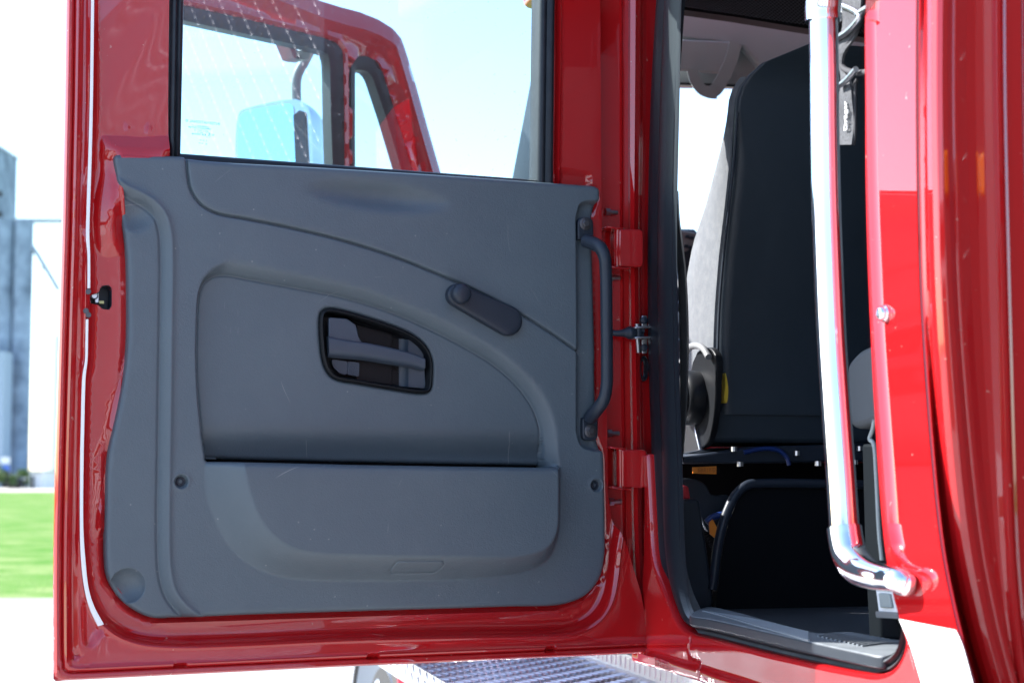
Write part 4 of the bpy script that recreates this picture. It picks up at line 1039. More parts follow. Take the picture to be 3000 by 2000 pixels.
# ---- door opening seal
rows = []
n_ = min(len(so_), len(si_))
for a, b in zip(resample(so_, .012)[:], [None] * 9999):
    pass
ra = np.array(so_); rb = np.array(si_)
profS = [(0, -.055), (0, -.012), (.06, -.001), (.16, .004), (.28, .003), (.36, -.003), (.41, -.004), (.45, .003), (.60, .008), (.76, .006), (.84, .0), (.88, -.002), (.93, .002), (.98, -.001), (1, -.001)]
for a, b in zip(ra, rb):
    rows.append([SD.pt(*(a + (b - a) * q), -.02 + n) for q, n in profS])
V, F = grid_vf(rows); seal = obj('door_seal', V, F, M['seal'], truck, sharp=45)
seal['label'] = 'ribbed black rubber seal round the door opening'

# ---- hinges
for y0, y1, x0, x1 in ((672, 783, 1812, 1884), (1316, 1428, 1819, 1895)):
    cf = cross(.03)
    pl = rounded(cf.uvs([(x0, y0), (x1, y0), (x1, y1), (x0, y1)], 0), [.004, .010, .010, .004], 5)
    V, F = prism_vf(cf, pl, -.045, .004)
    hg = obj('door_hinge', V, F, M['red'], truck, bevel=.004, bseg=3)
    V, F = prism_vf(cf, cf.uvs([(x0 - 36, y0 - 10), (x0 + 4, y0 - 4), (x0 + 4, y0 + 2), (x0 - 36, y0 - 4)], 0), -.05, .006); obj('hinge_leaf', V, F, M['red'], hg, bevel=.002)
    V, F = prism_vf(cf, cf.uvs([(x0 - 30, y1 - 6), (x0 + 10, y1 + 2), (x0 + 30, y1 + 2), (x0 + 30, y1 + 8), (x0 - 30, y1 + 2)], 0), -.05, .008); obj('hinge_leaf', V, F, M['red'], hg, bevel=.002)
    u, v = cf.uv(x0 + 6, (y0 + y1) / 2, 0)
    V, F = tube_vf([cf.pt(u, cf.uv(x0, y1, 0)[1] - .003, -.008), cf.pt(u, cf.uv(x0, y0, 0)[1] + .003, -.008)], .009, 14)
    obj('hinge_pin', V, F, M['red'], hg)
for x, y in ((1786, 622), (1794, 814), (1791, 1269), (1797, 1469)):
    cf = cross(-.004); bx = cf.px(x + 6, y, 0)
    V, F = join([tube_vf([bx - A * .012, bx - A * .004], .0068, 6), tube_vf([bx - A * .004, bx + A * .010], .0042, 10)])
    obj('hinge_bolt', V, F, M['steel'], truck, sharp=30)
# check strap and bracket
cf = cross(.022)
pts = [DOOR.px(1788, 974, .012), cf.px(1812, 976, .0), cf.px(1830, 975), cf.px(1845, 975), cf.px(1862, 976)]
chk = tube('check_strap', pts, [.0055, .0055, .0075, .0115, .008], M['black'], truck, 12, 5)
V, F = join([tube_vf([cf.px(1862, 966), cf.px(1886, 966)], .0062, 12), tube_vf([cf.px(1862, 985), cf.px(1884, 985)], .0055, 12), tube_vf([cf.px(1870, 960), cf.px(1870, 992)], .0075, 12)])
obj('strap_roller', V, F, M['black'], chk)
def lbracket(y, yy, sgn):
    vf1 = prism_vf(cf, cf.uvs([(1853, y), (1900, y - 2), (1900, y + 4), (1853, y + 6)], 0), -.012, .012)
    pl = rounded(cf.uvs([(1886, min(y, yy)), (1902, min(y, yy)), (1902, max(y, yy)), (1886, max(y, yy))], 0), .003, 4)
    return [vf1, prism_vf(cf, pl, -.014, -.010)]
V, F = join(lbracket(958, 922, -1) + lbracket(988, 1034, 1)); br = obj('check_bracket', V, F, M['steel'], truck, bevel=.0012)
V, F = join([tube_vf([cf.px(1867, 949, .004), cf.px(1867, 960, .004)], .0048, 10), tube_vf([cf.px(1868, 992, .004), cf.px(1871, 1033, .004)], .0042, 10)]); obj('bracket_pin', V, F, M['steel'], br)
for y in (938, 1018):
    V, F = disc_vf(cf, *cf.uv(1887, y, -.008), [(.0065, -.012), (.0065, -.006), (.003, -.004)], 12); obj('bracket_screw', V, F, M['black'], br)
# oval grommet
cf2 = cross(-.001); gu, gv = cf2.uv(1886, 1079, 0)
V = []; F = []
prf = [(1.0, -.012), (1.0, .004), (.90, .006), (.80, .003), (.72, -.004), (.5, -.006)]
for s, n in prf:
    for q in range(28):
        a = 2 * math.pi * q / 28; V.append(cf2.pt(gu + .0076 * s * math.cos(a), gv + .0218 * s * math.sin(a), n))
for i in range(len(prf) - 1):
    for q in range(28): F.append([i * 28 + q, i * 28 + (q + 1) % 28, (i + 1) * 28 + (q + 1) % 28, (i + 1) * 28 + q])
F.append([(len(prf) - 1) * 28 + q for q in range(28)])
obj('pillar_grommet', V, F, M['rubber'], truck, sharp=40)
for x, y in ((1896, 1553), (1899, 1645), (1905, 1752)):
    cf3 = cross(-.008); u, v = cf3.uv(x, y, 0)
    V = []; F = []
    for s, n in ((1, -.004), (1, .002), (.8, .0035), (.3, .004)):
        for q in range(20):
            a = 2 * math.pi * q / 20; V.append(cf3.pt(u + .0042 * s * math.cos(a), v + .0115 * s * math.sin(a), n))
    for i in range(3):
        for q in range(20): F.append([i * 20 + q, i * 20 + (q + 1) % 20, (i + 1) * 20 + (q + 1) % 20, (i + 1) * 20 + q])
    F.append([60 + q for q in range(20)])
    obj('pillar_plug', V, F, M['red'], truck, sharp=50)

# ---- chrome grab rail on the rear pillar
GF = shifted(SIDE, .026)
gpts = [(2412, 20), (2415, 200), (2417, 400), (2421, 600), (2428, 800), (2437, 1000), (2450, 1200), (2464, 1400), (2475, 1565)]
bar = [GF.px(x, y) for x, y in gpts]
rail = tube('grab_rail', bar, .0178, M['chrome'], truck, 40, 6)
V, F = tube_vf([p - np.array((0, 0, 0)) + .0025 * (T * .8 + .0 * O) for p in catmull(bar, False, 4)], .0165, 30)
# lower elbow
el = [(2473, 1545, .026, .0208), (2478, 1580, .026, .0210), (2489, 1625, .026, .0208), (2513, 1660, .025, .0203), (2552, 1682, .024, .0170), (2595, 1692, .020, .0152), (2632, 1698, .017, .0140), (2655, 1706, .010, .0135)]
pp = [SIDE.px(x, y, o) for x, y, o, r in el]
elb = tube('rail_elbow', pp, [r for *_, r in el], M['chrome'], rail, 32, 6)
ft = rounded(SIDE.uvs([(2612, 1684), (2655, 1668), (2683, 1690), (2682, 1725), (2664, 1745), (2640, 1740)], .004), .012, 6)
V, F = prism_vf(SIDE, ft, .001, .014); obj('rail_foot', V, F, M['chrome'], rail, bevel=.005, bseg=3)
el2 = [(2412, 62, .026, .0222), (2412, 20, .026, .0224), (2418, -30, .026, .022), (2440, -75, .030, .021), (2480, -105, .027, .0195), (2530, -120, .028, .0175), (2565, -126, .012, .017)]
pp = [SIDE.px(x, y, o) for x, y, o, r in el2]
tube('rail_elbow', pp, [r for *_, r in el2], M['chrome'], rail, 32, 6)
V, F = prism_vf(SIDE, rounded(SIDE.uvs([(2545, -100), (2590, -140), (2610, -180), (2560, -190)], .004), .012, 5), .001, .014); obj('rail_foot', V, F, M['chrome'], rail, bevel=.005, bseg=3)

# ------------------------------------------------------------------ interior
FL = 1.165
def ribs(t, b, tc, prev):
    w_ = t.nodes.new('ShaderNodeTexWave'); w_.wave_type = 'BANDS'; w_.bands_direction = 'X'; w_.inputs['Scale'].default_value = 34; w_.inputs['Distortion'].default_value = 0.5; w_.inputs['Detail'].default_value = 0
    mp = t.nodes.new('ShaderNodeMapping'); mp.inputs['Rotation'].default_value = (0, 0, R(64)); t.links.new(tc.outputs['Object'], mp.inputs['Vector']); t.links.new(mp.outputs[0], w_.inputs['Vector'])
    bp = t.nodes.new('ShaderNodeBump'); bp.inputs['Strength'].default_value = 1.0; bp.inputs['Distance'].default_value = .006; t.links.new(w_.outputs[0], bp.inputs['Height']); t.links.new(bp.outputs[0], b.inputs['Normal'])
M['mat'] = mat('ribbed_rubber_mat', (0.055, 0.062, 0.072), 0.5, setup=ribs)
k = [(-.55, -.10), (1.40, -.10), (1.40, -2.05), (-.55, -2.05)]
V = [body(t, o, FL) for t, o in k] + [body(t, o, FL - .008) for t, o in k]
F = [[0, 1, 2, 3][::-1], [4, 5, 6, 7]] + [[i, (i + 1) % 4, 4 + (i + 1) % 4, 4 + i] for i in range(4)]
fm = obj('floor_mat', V, F, M['mat'], None); meta(fm, 'black ribbed rubber mat on the cab floor inside the door opening', 'floor mat')
# sill step plate with ribs, sunlit at its rear end
SPZ = 1.183
lf = level(SPZ)
sp = lf.uvs(catmull([(2020, 1800), (2040, 1786), (2075, 1776), (2150, 1789), (2250, 1816), (2330, 1838), (2396, 1853), (2480, 1852), (2570, 1863), (2640, 1878), (2654, 1886), (2645, 1902), (2620, 1915), (2588, 1920), (2480, 1901), (2374, 1878), (2200, 1838), (2080, 1811)], True, 4))
V, F = prism_vf(lf, sp, -.016, 0)
stp = obj('sill_plate', V, F, M['plate'], truck, bevel=.003, bseg=3)
rp_ = []
for q in range(11):
    f = q / 10
    a = lf.uv(2405 + 125 * f, 1862 + 31 * f); b0 = lf.uv(2470 + 150 * f, 1853 + 30 * f)
    x0, y0 = 2396 + 128 * f, 1862 + 29 * f; x1, y1 = 2500 + 150 * f, 1853 + 27 * f
    pth = [lf.px(x0, y0, .001), lf.px(x0 * .5 + x1 * .5, (y0 + y1) / 2 - 3.5, .0015), lf.px(x1, y1, .001)]
    V_, F_ = tube_vf(catmull(pth, False, 4), .0015, 6); rp_.append((V_, F_))
for q in range(7):
    yy = q * 5.2
    pth = [lf.px(2060 + q * 12, 1790 + yy * .55, .0005), lf.px(2200 + q * 4, 1812 + yy * .75, .0005), lf.px(2370, 1852 + yy * .75, .0005)]
    V_, F_ = tube_vf(catmull(pth, False, 4), .0017, 6); rp_.append((V_, F_))
V, F = join(rp_); obj('plate_ribs', V, F, M['rib'], stp)

# grey inner pillar trim, curving into view
pc = [([(1976, 560), (1976, 640), (1980, 720), (1986, 800), (1990, 950), (1992, 1100), (1994, 1250), (1996, 1340)], SIDE, -.055),
      ([(1985, 560), (1988, 640), (1997, 720), (2006, 800), (2012, 950), (2012, 1100), (2006, 1250), (2000, 1345)], SIDE, -.055),
      ([(1988, 560), (1992, 640), (2002, 720), (2011, 800), (2018, 950), (2017, 1100), (2009, 1250), (2000, 1350)], SIDE, -.075),
      ([(1986, 560), (1990, 640), (2000, 720), (2009, 800), (2015, 950), (2014, 1100), (2006, 1250), (1998, 1350)], SIDE, -.10)]
loft_px('pillar_trim', pc, M['midtrim'], truck)
# dark kick panel at the foot of the pillar
kp = cross(.0)
V, F = prism_vf(kp, kp.uvs([(1984, 1462), (2050, 1461), (2056, 1500), (2075, 1620), (2090, 1735), (2092, 1778), (2040, 1792), (2000, 1780), (1984, 1700)]), -.05, 0); obj('kick_panel', V, F, M['dkgrey'], truck, bevel=.006)

# ---- driver's seat seen from behind
SO = -.17                                   # outboard face
t_of = lambda px, o: None
def seat_pt(px, py): 
    p = SIDE.px(px, py, SO); d = p - H; return float(d @ T), p[2]
seam = [(2240, 120), (2205, 150), (2180, 195), (2163, 260), (2158, 330), (2150, 450), (2135, 600), (2118, 750), (2106, 900), (2102, 1000), (2102, 1100), (2106, 1180)]
front = [(2205, 128), (2180, 165), (2160, 210), (2148, 262), (2143, 340), (2108, 470), (2070, 600), (2026, 720), (2006, 820), (2004, 920), (2000, 1020), (2000, 1180)]
tb = [seat_pt(*p) for p in seam]; tf = [seat_pt(*p) for p in front]
# width profile: rounded shoulders near the top
rows = []; ztop = tb[0][1] + .004
zs = np.linspace(tb[-1][1] - .02, ztop, 34)
tbz = np.array(tb[::-1]); tfz = np.array(tf[::-1])
for z in zs:
    tbk = np.interp(z, tbz[:, 1], tbz[:, 0]); tfr = np.interp(z, tfz[:, 1], tfz[:, 0])
    hh = max(0, 1 - (ztop - z) / .085); inset = .085 * (1 - math.sqrt(max(0, 1 - hh * hh)))
    o0, o1 = SO - inset, SO - .52 + inset
    tr = .5 * (tbk + tfr); thk = max(.02, abs(tbk - tfr)) * (1 - .55 * hh ** 3)
    tbk2 = tbk - .010 * hh ** 3; tfr2 = tbk2 - thk
    r = min(.028, thk * .35)
    sec = rounded([(tbk2, o0), (tbk2, o1), (tfr2, o1), (tfr2, o0)], [r * .9, r * .9, r, r], 5)
    # the panel bulges
    rows.append([body(t + .012 * math.sin(max(0, min(1, (o0 - o) / (o0 - o1))) * math.pi) * (1 if t > (tbk2 + tfr2) / 2 else -1), o, z) for t, o in sec])
V, F = grid_vf(rows, True); kk = len(rows[0]); F.append([(len(rows) - 1) * kk + i for i in range(kk)]); F.append(list(range(kk))[::-1])
seat = obj('driver_seat', V, [f[::-1] for f in F], M['vinyl'], truck, sharp=60)
seat['label'] = 'black driver seat with sunlit grey side panel, seen from behind'
# cloth side panel laid over the outboard face
rows = []
for z in np.linspace(tb[-1][1] + .03, tb[4][1] + .06, 30):
    tbk = np.interp(z, tbz[:, 1], tbz[:, 0]) - .012; tfr = np.interp(z, tfz[:, 1], tfz[:, 0]) - .004
    hh = max(0, 1 - (ztop - z) / .085); inset = .085 * (1 - math.sqrt(max(0, 1 - hh * hh)))
    rows.append([body(tbk + (tfr - tbk) * q, SO - inset + n, z) for q, n in ((0, -.006), (0.02, .002), (.15, .005), (.5, .009), (.85, .005), (1.0, -.012), (1.05, -.04))])
V, F = grid_vf(rows); obj('seat_side', V, [f[::-1] for f in F], M['fabric'], seat)
pth = [SIDE.px(x + 2, y, SO + .003) for x, y in seam[4:11]]
tube('seat_piping', pth, .0022, M['black'], seat, 8, 4)
# cushion under the back panel, foam edge, recliner
V, F = prism_vf(cross(-.052), rounded(cross(-.052).uvs([(2088, 1196), (2640, 1192), (2640, 1302), (2080, 1296)]), .012), -.45, 0); obj('seat_cushion', V, F, M['vinyl'], seat, bevel=.012, bseg=3)
V, F = prism_vf(cross(-.05), cross(-.05).uvs(catmull([(2107, 1095), (2113, 1120), (2115, 1155), (2110, 1182), (2104, 1176), (2107, 1130)], True, 4)), -.02, .030); obj('foam_edge', V, F, M['yellow'], seat)
RF = shifted(SIDE, SO + .035)
V, F = prism_vf(RF, RF.uvs(catmull([(2030, 1030), (2066, 1018), (2085, 1045), (2084, 1120), (2078, 1220), (2062, 1290), (2040, 1312), (2018, 1290), (2000, 1200)], True, 4)), -.02, -.008); obj('recliner_plate', V, F, M['knob'], seat, bevel=.002)
ru, rv = RF.uv(2030, 1165, 0)
V, F = disc_vf(RF, ru, rv, [(.048, -.008), (.048, .014), (.042, .020), (.036, .020), (.035, .026), (.025, .030), (.010, .031)], 28); obj('recliner_knob', V, F, M['knob'], seat, sharp=45)
pth = [RF.px(x, y) for x, y in ((1998, 1060), (2016, 1022), (2040, 1012), (2062, 1022), (2076, 1045))]
tube('seat_loop', pth, .006, M['midtrim'], seat, 10, 5)
V, F = prism_vf(RF, RF.uvs([(2000, 1240), (2030, 1235), (2035, 1270), (2046, 1318), (2000, 1330)]), -.012, -.002); obj('seat_bracket', V, F, M['steel'], seat, bevel=.002)
# seat base, rails and doghouse below
cb = cross(-.03)
V, F = prism_vf(cb, cb.uvs([(2000, 1338), (2200, 1308), (2640, 1296), (2640, 1352), (2000, 1358)]), -.42, 0); base = obj('seat_base', V, F, M['black'], truck, bevel=.004)
for x, y in ((2151, 1315), (2334, 1327), (2518, 1313), (2168, 1359), (2396, 1357), (2504, 1353)):
    p = cb.px(x, y, .012); V, F = tube_vf([p - Z * .004, p + Z * .004], .0055, 10); obj('base_bolt', V, F, M['steel'], base)
tube('blue_cable', [cb.px(x, y, .01) for x, y in ((2180, 1325), (2230, 1314), (2280, 1318), (2305, 1340), (2312, 1362))], .004, M['blue'], base, 8, 5)
bk = cross(-.20)
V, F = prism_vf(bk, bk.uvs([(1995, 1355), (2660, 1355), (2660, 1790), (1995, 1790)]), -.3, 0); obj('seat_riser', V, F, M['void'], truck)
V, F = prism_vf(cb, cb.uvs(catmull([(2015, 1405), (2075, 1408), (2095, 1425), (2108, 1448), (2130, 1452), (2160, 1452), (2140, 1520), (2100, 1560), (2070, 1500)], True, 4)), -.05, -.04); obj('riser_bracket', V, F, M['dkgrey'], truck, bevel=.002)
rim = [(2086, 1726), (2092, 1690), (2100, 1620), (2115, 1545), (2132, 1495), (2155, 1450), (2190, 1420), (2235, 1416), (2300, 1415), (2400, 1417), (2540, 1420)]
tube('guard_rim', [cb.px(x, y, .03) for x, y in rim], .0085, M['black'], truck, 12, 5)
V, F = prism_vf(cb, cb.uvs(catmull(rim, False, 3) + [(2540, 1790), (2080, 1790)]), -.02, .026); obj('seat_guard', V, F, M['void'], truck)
tube('blue_hose', [cb.px(x, y, .02) for x, y in ((2070, 1530), (2085, 1516), (2110, 1508), (2135, 1508), (2150, 1515))], .006, M['blue'], truck, 10, 5)
V, F = prism_vf(cb, cb.uvs([(2028, 1368), (2097, 1365), (2097, 1388), (2028, 1386)]), .001, .003); lab = obj('warning_label', V, F, M['orange'], truck)
for i in range(5):
    u0, v0 = cb.uv(2036, 1369.5 + i * 2.6, 0); text('label_text', 'WARNING READ ALL SEAT INSTRUCTIONS', cb, cb.uv(2062, 0, 0)[0], cb.uv(2062, 1370 + i * 3.0, 0)[1], .0034, .0021, M['ink'], lab)
lw = shifted(SIDE, -.13)
V, F = prism_vf(cb, cb.uvs([(2061, 1528), (2071, 1519), (2083, 1542), (2100, 1586), (2092, 1606), (2080, 1575), (2064, 1562)]), .024, .028); lb2 = obj('warning_label', V, F, M['orange'], truck)
u, v = cb.uv(2082, 1592, .028); text('label_text', 'WARNING', cb, u - .004, v + .004, .0285, .010, M['ink'], lb2, rot=R(-62))
V, F = prism_vf(cb, cb.uvs([(1998, 1420), (2012, 1424), (2018, 1462), (1998, 1462)]), -.01, .01); obj('red_strap', V, F, mat('red_webbing', (.5, .02, .03), .7), truck, bevel=.003)
# connector on the floor
cn_ = cross(-.06)
V, F = join([prism_vf(cn_, cn_.uvs([(2340, 1730), (2362, 1731), (2362, 1746), (2340, 1745)]), 0, .02), tube_vf([cn_.px(2362, 1738, .01), cn_.px(2395, 1742, .01)], .004, 8), tube_vf([cn_.px(2395, 1742, .01), cn_.px(2407, 1730, .01)], .003, 8)])
obj('wire_connector', V, F, M['steel'], truck)
# black post and belt buckle at the rear of the opening
po = shifted(SIDE, -.14)
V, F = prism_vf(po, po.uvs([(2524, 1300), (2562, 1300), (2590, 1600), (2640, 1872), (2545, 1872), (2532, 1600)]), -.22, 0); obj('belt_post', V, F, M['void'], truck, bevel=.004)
bf = shifted(SIDE, -.115)
V, F = prism_vf(bf, rounded(bf.uvs([(2562, 1712), (2612, 1716), (2640, 1805), (2575, 1808)]), .006, 5), -.02, .0); bu = obj('belt_buckle', V, F, M['offwhite'], truck, bevel=.003, bseg=3)
V, F = prism_vf(bf, rounded(bf.uvs([(2580, 1735), (2612, 1738), (2620, 1780), (2586, 1779)]), .003, 4), -.0, .004); obj('buckle_button', V, F, M['lttrim'], bu, bevel=.0015)
V, F = prism_vf(bf, rounded(bf.uvs([(2576, 1789), (2640, 1793), (2645, 1812), (2578, 1808)]), .002, 4), -.01, .006); obj('buckle_grip', V, F, M['midtrim'], bu, bevel=.002)
V, F = prism_vf(bf, bf.uvs([(2572, 1685), (2588, 1700), (2592, 1714), (2570, 1712)]), -.012, -.008); obj('belt_end', V, F, M['offwhite'], bu)
# rear seat squab and headgear shapes in shade behind the rail
rs = shifted(SIDE, -.30)
V, F = prism_vf(rs, catmull(rs.uvs([(2480, 1075), (2500, 1040), (2550, 1010), (2640, 1000), (2660, 1250), (2560, 1242), (2500, 1255), (2484, 1235)]), True, 5), -.10, 0); obj('rear_seat_bolster', V, F, M['midtrim'], truck, bevel=.012, bseg=3)
V, F = prism_vf(rs, catmull(rs.uvs([(2518, 950), (2545, 925), (2600, 910), (2620, 1010), (2545, 1015), (2530, 975)]), True, 4), -.06, -.02); obj('rear_seat_wing', V, F, M['dkgrey'], truck, bevel=.008)
tube('edge_cord', [shifted(SIDE, -.10).px(x, y) for x, y in ((2562, 1230), (2556, 1260), (2548, 1285), (2560, 1300), (2568, 1400), (2576, 1560), (2584, 1640))], .003, M['lttrim'], truck, 8, 5)

# ---- headlining, net, visor, windscreen header, dash
hl = cross(-.92)
V, F = prism_vf(hl, hl.uvs([(1960, -60), (2640, -60), (2640, 140), (2640, 240), (2230, 200), (2180, 140), (2130, 132), (2085, 122), (2060, 122), (1960, 108)]), -.03, 0); obj('header_trim', V, F, M['lttrim'], truck, bevel=.006)
V, F = prism_vf(shifted(hl, -.03), shifted(hl, -.03).uvs([(1960, 100), (2640, 130), (2640, 262), (1960, 250)]), -.03, 0); obj('header_back', V, F, M['lttrim'], truck)
V, F = prism_vf(hl, rounded(hl.uvs([(1955, 118), (2150, 128), (2142, 222), (1955, 208)]), .01), .004, .016); obj('sun_visor', V, F, M['lttrim'], truck, bevel=.004)
V, F = prism_vf(shifted(hl, -.02), shifted(hl, -.02).uvs([(1955, 244), (2190, 252), (2190, 260), (1955, 251)]), 0, .012); obj('windscreen_edge', V, F, M['rubber'], truck)
def strap(name, pts, wd, fr, n, m, parent, thick=.003, axis=None):
    q = catmull([fr.px(x, y, n) for x, y in pts], False, 6); rows = []
    q = np.array(q); tg = np.gradient(q, axis=0); tg /= np.linalg.norm(tg, axis=1)[:, None]
    for p, t_ in zip(q, tg):
        s_ = np.cross(fr.n, t_); s_ /= np.linalg.norm(s_)
        if axis is not None: s_ = axis
        nn_ = np.cross(t_, s_)
        rows.append([p - s_ * wd / 2 - nn_ * thick / 2, p + s_ * wd / 2 - nn_ * thick / 2, p + s_ * wd / 2 + nn_ * thick / 2, p - s_ * wd / 2 + nn_ * thick / 2])
    V, F = grid_vf(rows, True); F.append([0, 1, 2, 3][::-1]); k_ = len(V); F.append([k_ - 4, k_ - 3, k_ - 2, k_ - 1])
    return obj(name, V, F, m, parent, sharp=40)
strap('overhead_strap', [(2155, 128), (2142, 175), (2120, 225), (2098, 262), (2080, 272)], .030, hl, .03, M['lttrim'], truck)
strap('overhead_strap', [(2028, 205), (2036, 235), (2056, 262), (2078, 272), (2100, 274)], .026, hl, .034, M['lttrim'], truck)
# net: a dark shelf with a mesh of crossing cords
nf = cross(-.55)
V, F = prism_vf(shifted(nf, -.06), shifted(nf, -.06).uvs([(1960, -150), (2660, -150), (2660, 130), (2372, 86), (2150, 50), (1960, 24)]), -.04, 0); obj('overhead_shelf', V, F, M['void'], truck)
parts = []
a0_ = nf.uv(1990, -60); b0_ = nf.uv(2420, 80)
for k_ in range(-24, 60):
    for sg in (1, -1):
        x = 1940 + k_ * 12
        p0 = nf.px(x, -60, .0); xe = x + sg * 150; p1 = nf.px(xe, 42 + (xe - 2150) * .15, 0)
        parts.append(tube_vf([p0, p1], .0009, 4, cap=False))
V, F = join(parts); obj('cargo_net', V, F, M['dkgrey'], truck)
# dash, cluster and wheel
dc = cross(-1.02)
V, F = prism_vf(dc, dc.uvs([(1700, 662), (2040, 668), (2066, 690), (2070, 800), (2060, 1400), (1700, 1400)]), -.16, 0); dash = obj('dashboard', V, F, M['dkgrey'], truck, bevel=.02, bseg=3)
V, F = prism_vf(dc, rounded(dc.uvs([(1940, 668), (2036, 684), (2040, 700), (2010, 738), (1940, 742)]), .008), .001, .010); obj('switch_panel', V, F, M['midtrim'], dash, bevel=.003)
for x, y in ((2003, 690), (2016, 694), (2000, 718), (2012, 722)):
    V, F = prism_vf(dc, rounded(dc.uvs([(x, y), (x + 12, y + 2), (x + 10, y + 11), (x - 2, y + 9)]), .002), .010, .016); obj('rocker_switch', V, F, M['black'], dash, bevel=.001)
cw = body(-.86, -.42, 1.78); rows = []
ax = (T * .55 + Z * .83); ax /= np.linalg.norm(ax); e1 = O.copy(); e2 = np.cross(ax, e1)
q = [cw + .22 * (math.cos(a) * e1 + math.sin(a) * e2) for a in np.linspace(0, 2 * math.pi, 40)[:-1]]
rows = []
for i, p in enumerate(q):
    rd = (p - cw) / .22
    rows.append([p + .014 * (math.cos(b) * rd + math.sin(b) * ax) for b in np.linspace(0, 2 * math.pi, 11)[:-1]])
rows.append(rows[0]); V, F = grid_vf(rows, True)
sw = [tube_vf([cw, cw + .21 * (math.cos(a) * e1 + math.sin(a) * e2)], .012, 8) for a in (.5, 2.6, 4.7)] + [tube_vf([cw, cw - ax * .3], .03, 12)]
V2, F2 = join([(V, F)] + sw); obj('steering_wheel', V2, F2, M['black'], truck)

# ------------------------------------------------------------------ breathing-set strap hanging beside the rail
sf = shifted(SIDE, -.06)
hs = thing('harness_strap', 'grey webbing harness strap with white lettering and metal buckles hanging beside the chrome grab rail', 'strap', tuple(sf.px(2490, 430)))
bl = catmull(sf.uvs([(2462, -40), (2468, 60), (2460, 130), (2458, 190), (2462, 230), (2464, 262), (2460, 300), (2456, 345), (2454, 425)], 0), False, 5)
br_ = catmull(sf.uvs([(2530, -40), (2520, 40), (2500, 110), (2470, 165), (2466, 200), (2484, 232), (2496, 265), (2498, 300), (2498, 350), (2496, 424)], 0), False, 5)
k_ = 40; L_ = resample(bl, 1, False)
def rs_(c): 
    c = np.array(c); d = np.r_[0, np.cumsum(np.linalg.norm(np.diff(c, axis=0), axis=1))]; s = np.linspace(0, d[-1], k_); return np.stack([np.interp(s, d, c[:, 0]), np.interp(s, d, c[:, 1])], 1)
rows = []
for i, (a, b) in enumerate(zip(rs_(bl), rs_(br_))):
    wv = .0015 * math.sin(i * .5)
    rows.append([sf.pt(*a, wv - .0015), sf.pt(*b, wv - .0035), sf.pt(*b, wv), sf.pt(*(a * .5 + b * .5), wv + .002), sf.pt(*a, wv + .0012)])
V, F = grid_vf(rows, True); F.append([0, 1, 2, 3, 4]); F.append([len(V) - 5 + q for q in range(5)][::-1]); obj('webbing', V, F, M['web'], hs, sharp=50)
tube('webbing_edge', [sf.px(x, y, -.004) for x, y in ((2500, 424), (2505, 400), (2506, 300), (2508, 240), (2512, 232), (2505, 245), (2499, 260))], .0024, M['dweb'], hs, 8, 5)
tube('loop_strap', [sf.px(x, y, -.002) for x, y in ((2528, 40), (2505, 95), (2476, 145), (2464, 175), (2470, 198), (2490, 210), (2520, 214), (2545, 210))], .0042, M['dweb'], hs, 8, 6)
tube('strap_buckle', [sf.px(x, y, .006) for x, y in ((2440, 4), (2475, 18), (2514, 38), (2520, 48), (2500, 76), (2478, 96), (2448, 114))], .0045, M['steel'], hs, 10, 4)
tube('strap_buckle', [sf.px(x, y, .006) for x, y in ((2512, 42), (2530, 30), (2548, 20))], .0045, M['steel'], hs, 10, 4)
tube('strap_bar', [sf.px(x, y, .008) for x, y in ((2457, 253), (2480, 234), (2500, 212), (2508, 203))], .0042, M['steel'], hs, 10, 4)
u, v = sf.uv(2477, 340, .004); text('strap_lettering', 'Dr\u00e4ger', sf, u, v, .0036, .0138, M['white'], hs, rot=R(89), depth=.0006)

# ================================================================== GROUND AND BACKGROUND
def sheet(name, poly, z, m, kind='structure'):
    V = [(x, y, z) for x, y in poly]; o = obj(name, V, [list(range(len(V)))], m, None, smooth=False); meta(o, kind=kind); return o
def joints(t, b, tc, prev):
    # saw-cut slabs: a thin dark joint every few metres
    src = b.inputs['Base Color'].links[0].from_socket
    br = t.nodes.new('ShaderNodeTexBrick'); br.inputs['Scale'].default_value = 1; br.inputs['Mortar Size'].default_value = .012; br.inputs['Brick Width'].default_value = 4.5; br.inputs['Row Height'].default_value = 4.5; br.offset = 0
    br.inputs['Color1'].default_value = (1, 1, 1, 1); br.inputs['Color2'].default_value = (1, 1, 1, 1); br.inputs['Mortar'].default_value = (.35, .35, .35, 1)
    t.links.new(tc.outputs['Object'], br.inputs['Vector'])
    mx = t.nodes.new('ShaderNodeMix'); mx.data_type = 'RGBA'; mx.blend_type = 'MULTIPLY'; mx.inputs[0].default_value = 1
    t.links.new(src, mx.inputs[6]); t.links.new(br.outputs[0], mx.inputs[7]); t.links.new(mx.outputs[2], b.inputs['Base Color'])
M['paving'] = mat('concrete_paving', (0.34, 0.338, 0.33), 0.85, bump=[('noise', 60, .3, .003)], vary=(.7, (.22, .22, .215), .35, .7), setup=joints)
M['grass'] = mat('grass', (0.055, 0.165, 0.018), 0.9, spec=.05, bump=[('noise', 14, 1.0, .05)], vary=(.8, (.20, .25, .10), .40, .66))
M['dirt'] = mat('gravel_yard', (0.40, 0.38, 0.34), .9)
sheet('ground', [(-2500, -1500), (2500, -1500), (2500, 2500), (-2500, 2500)], -.012, mat('far_field', (.13, .20, .06), .9, vary=(.02, (.2, .22, .09), .4, .6)))
sheet('paved_yard', [(-120, -120), (120, -120), (120, 18.6), (-120, 18.6)], -.006, M['paving'])
sheet('grass_field', [(-160, 18.9), (160, 18.9), (160, 118), (-160, 118)], 0, M['grass'])
sheet('kerb_strip', [(-120, 18.55), (120, 18.55), (120, 18.95), (-120, 18.95)], .004, M['paving'])
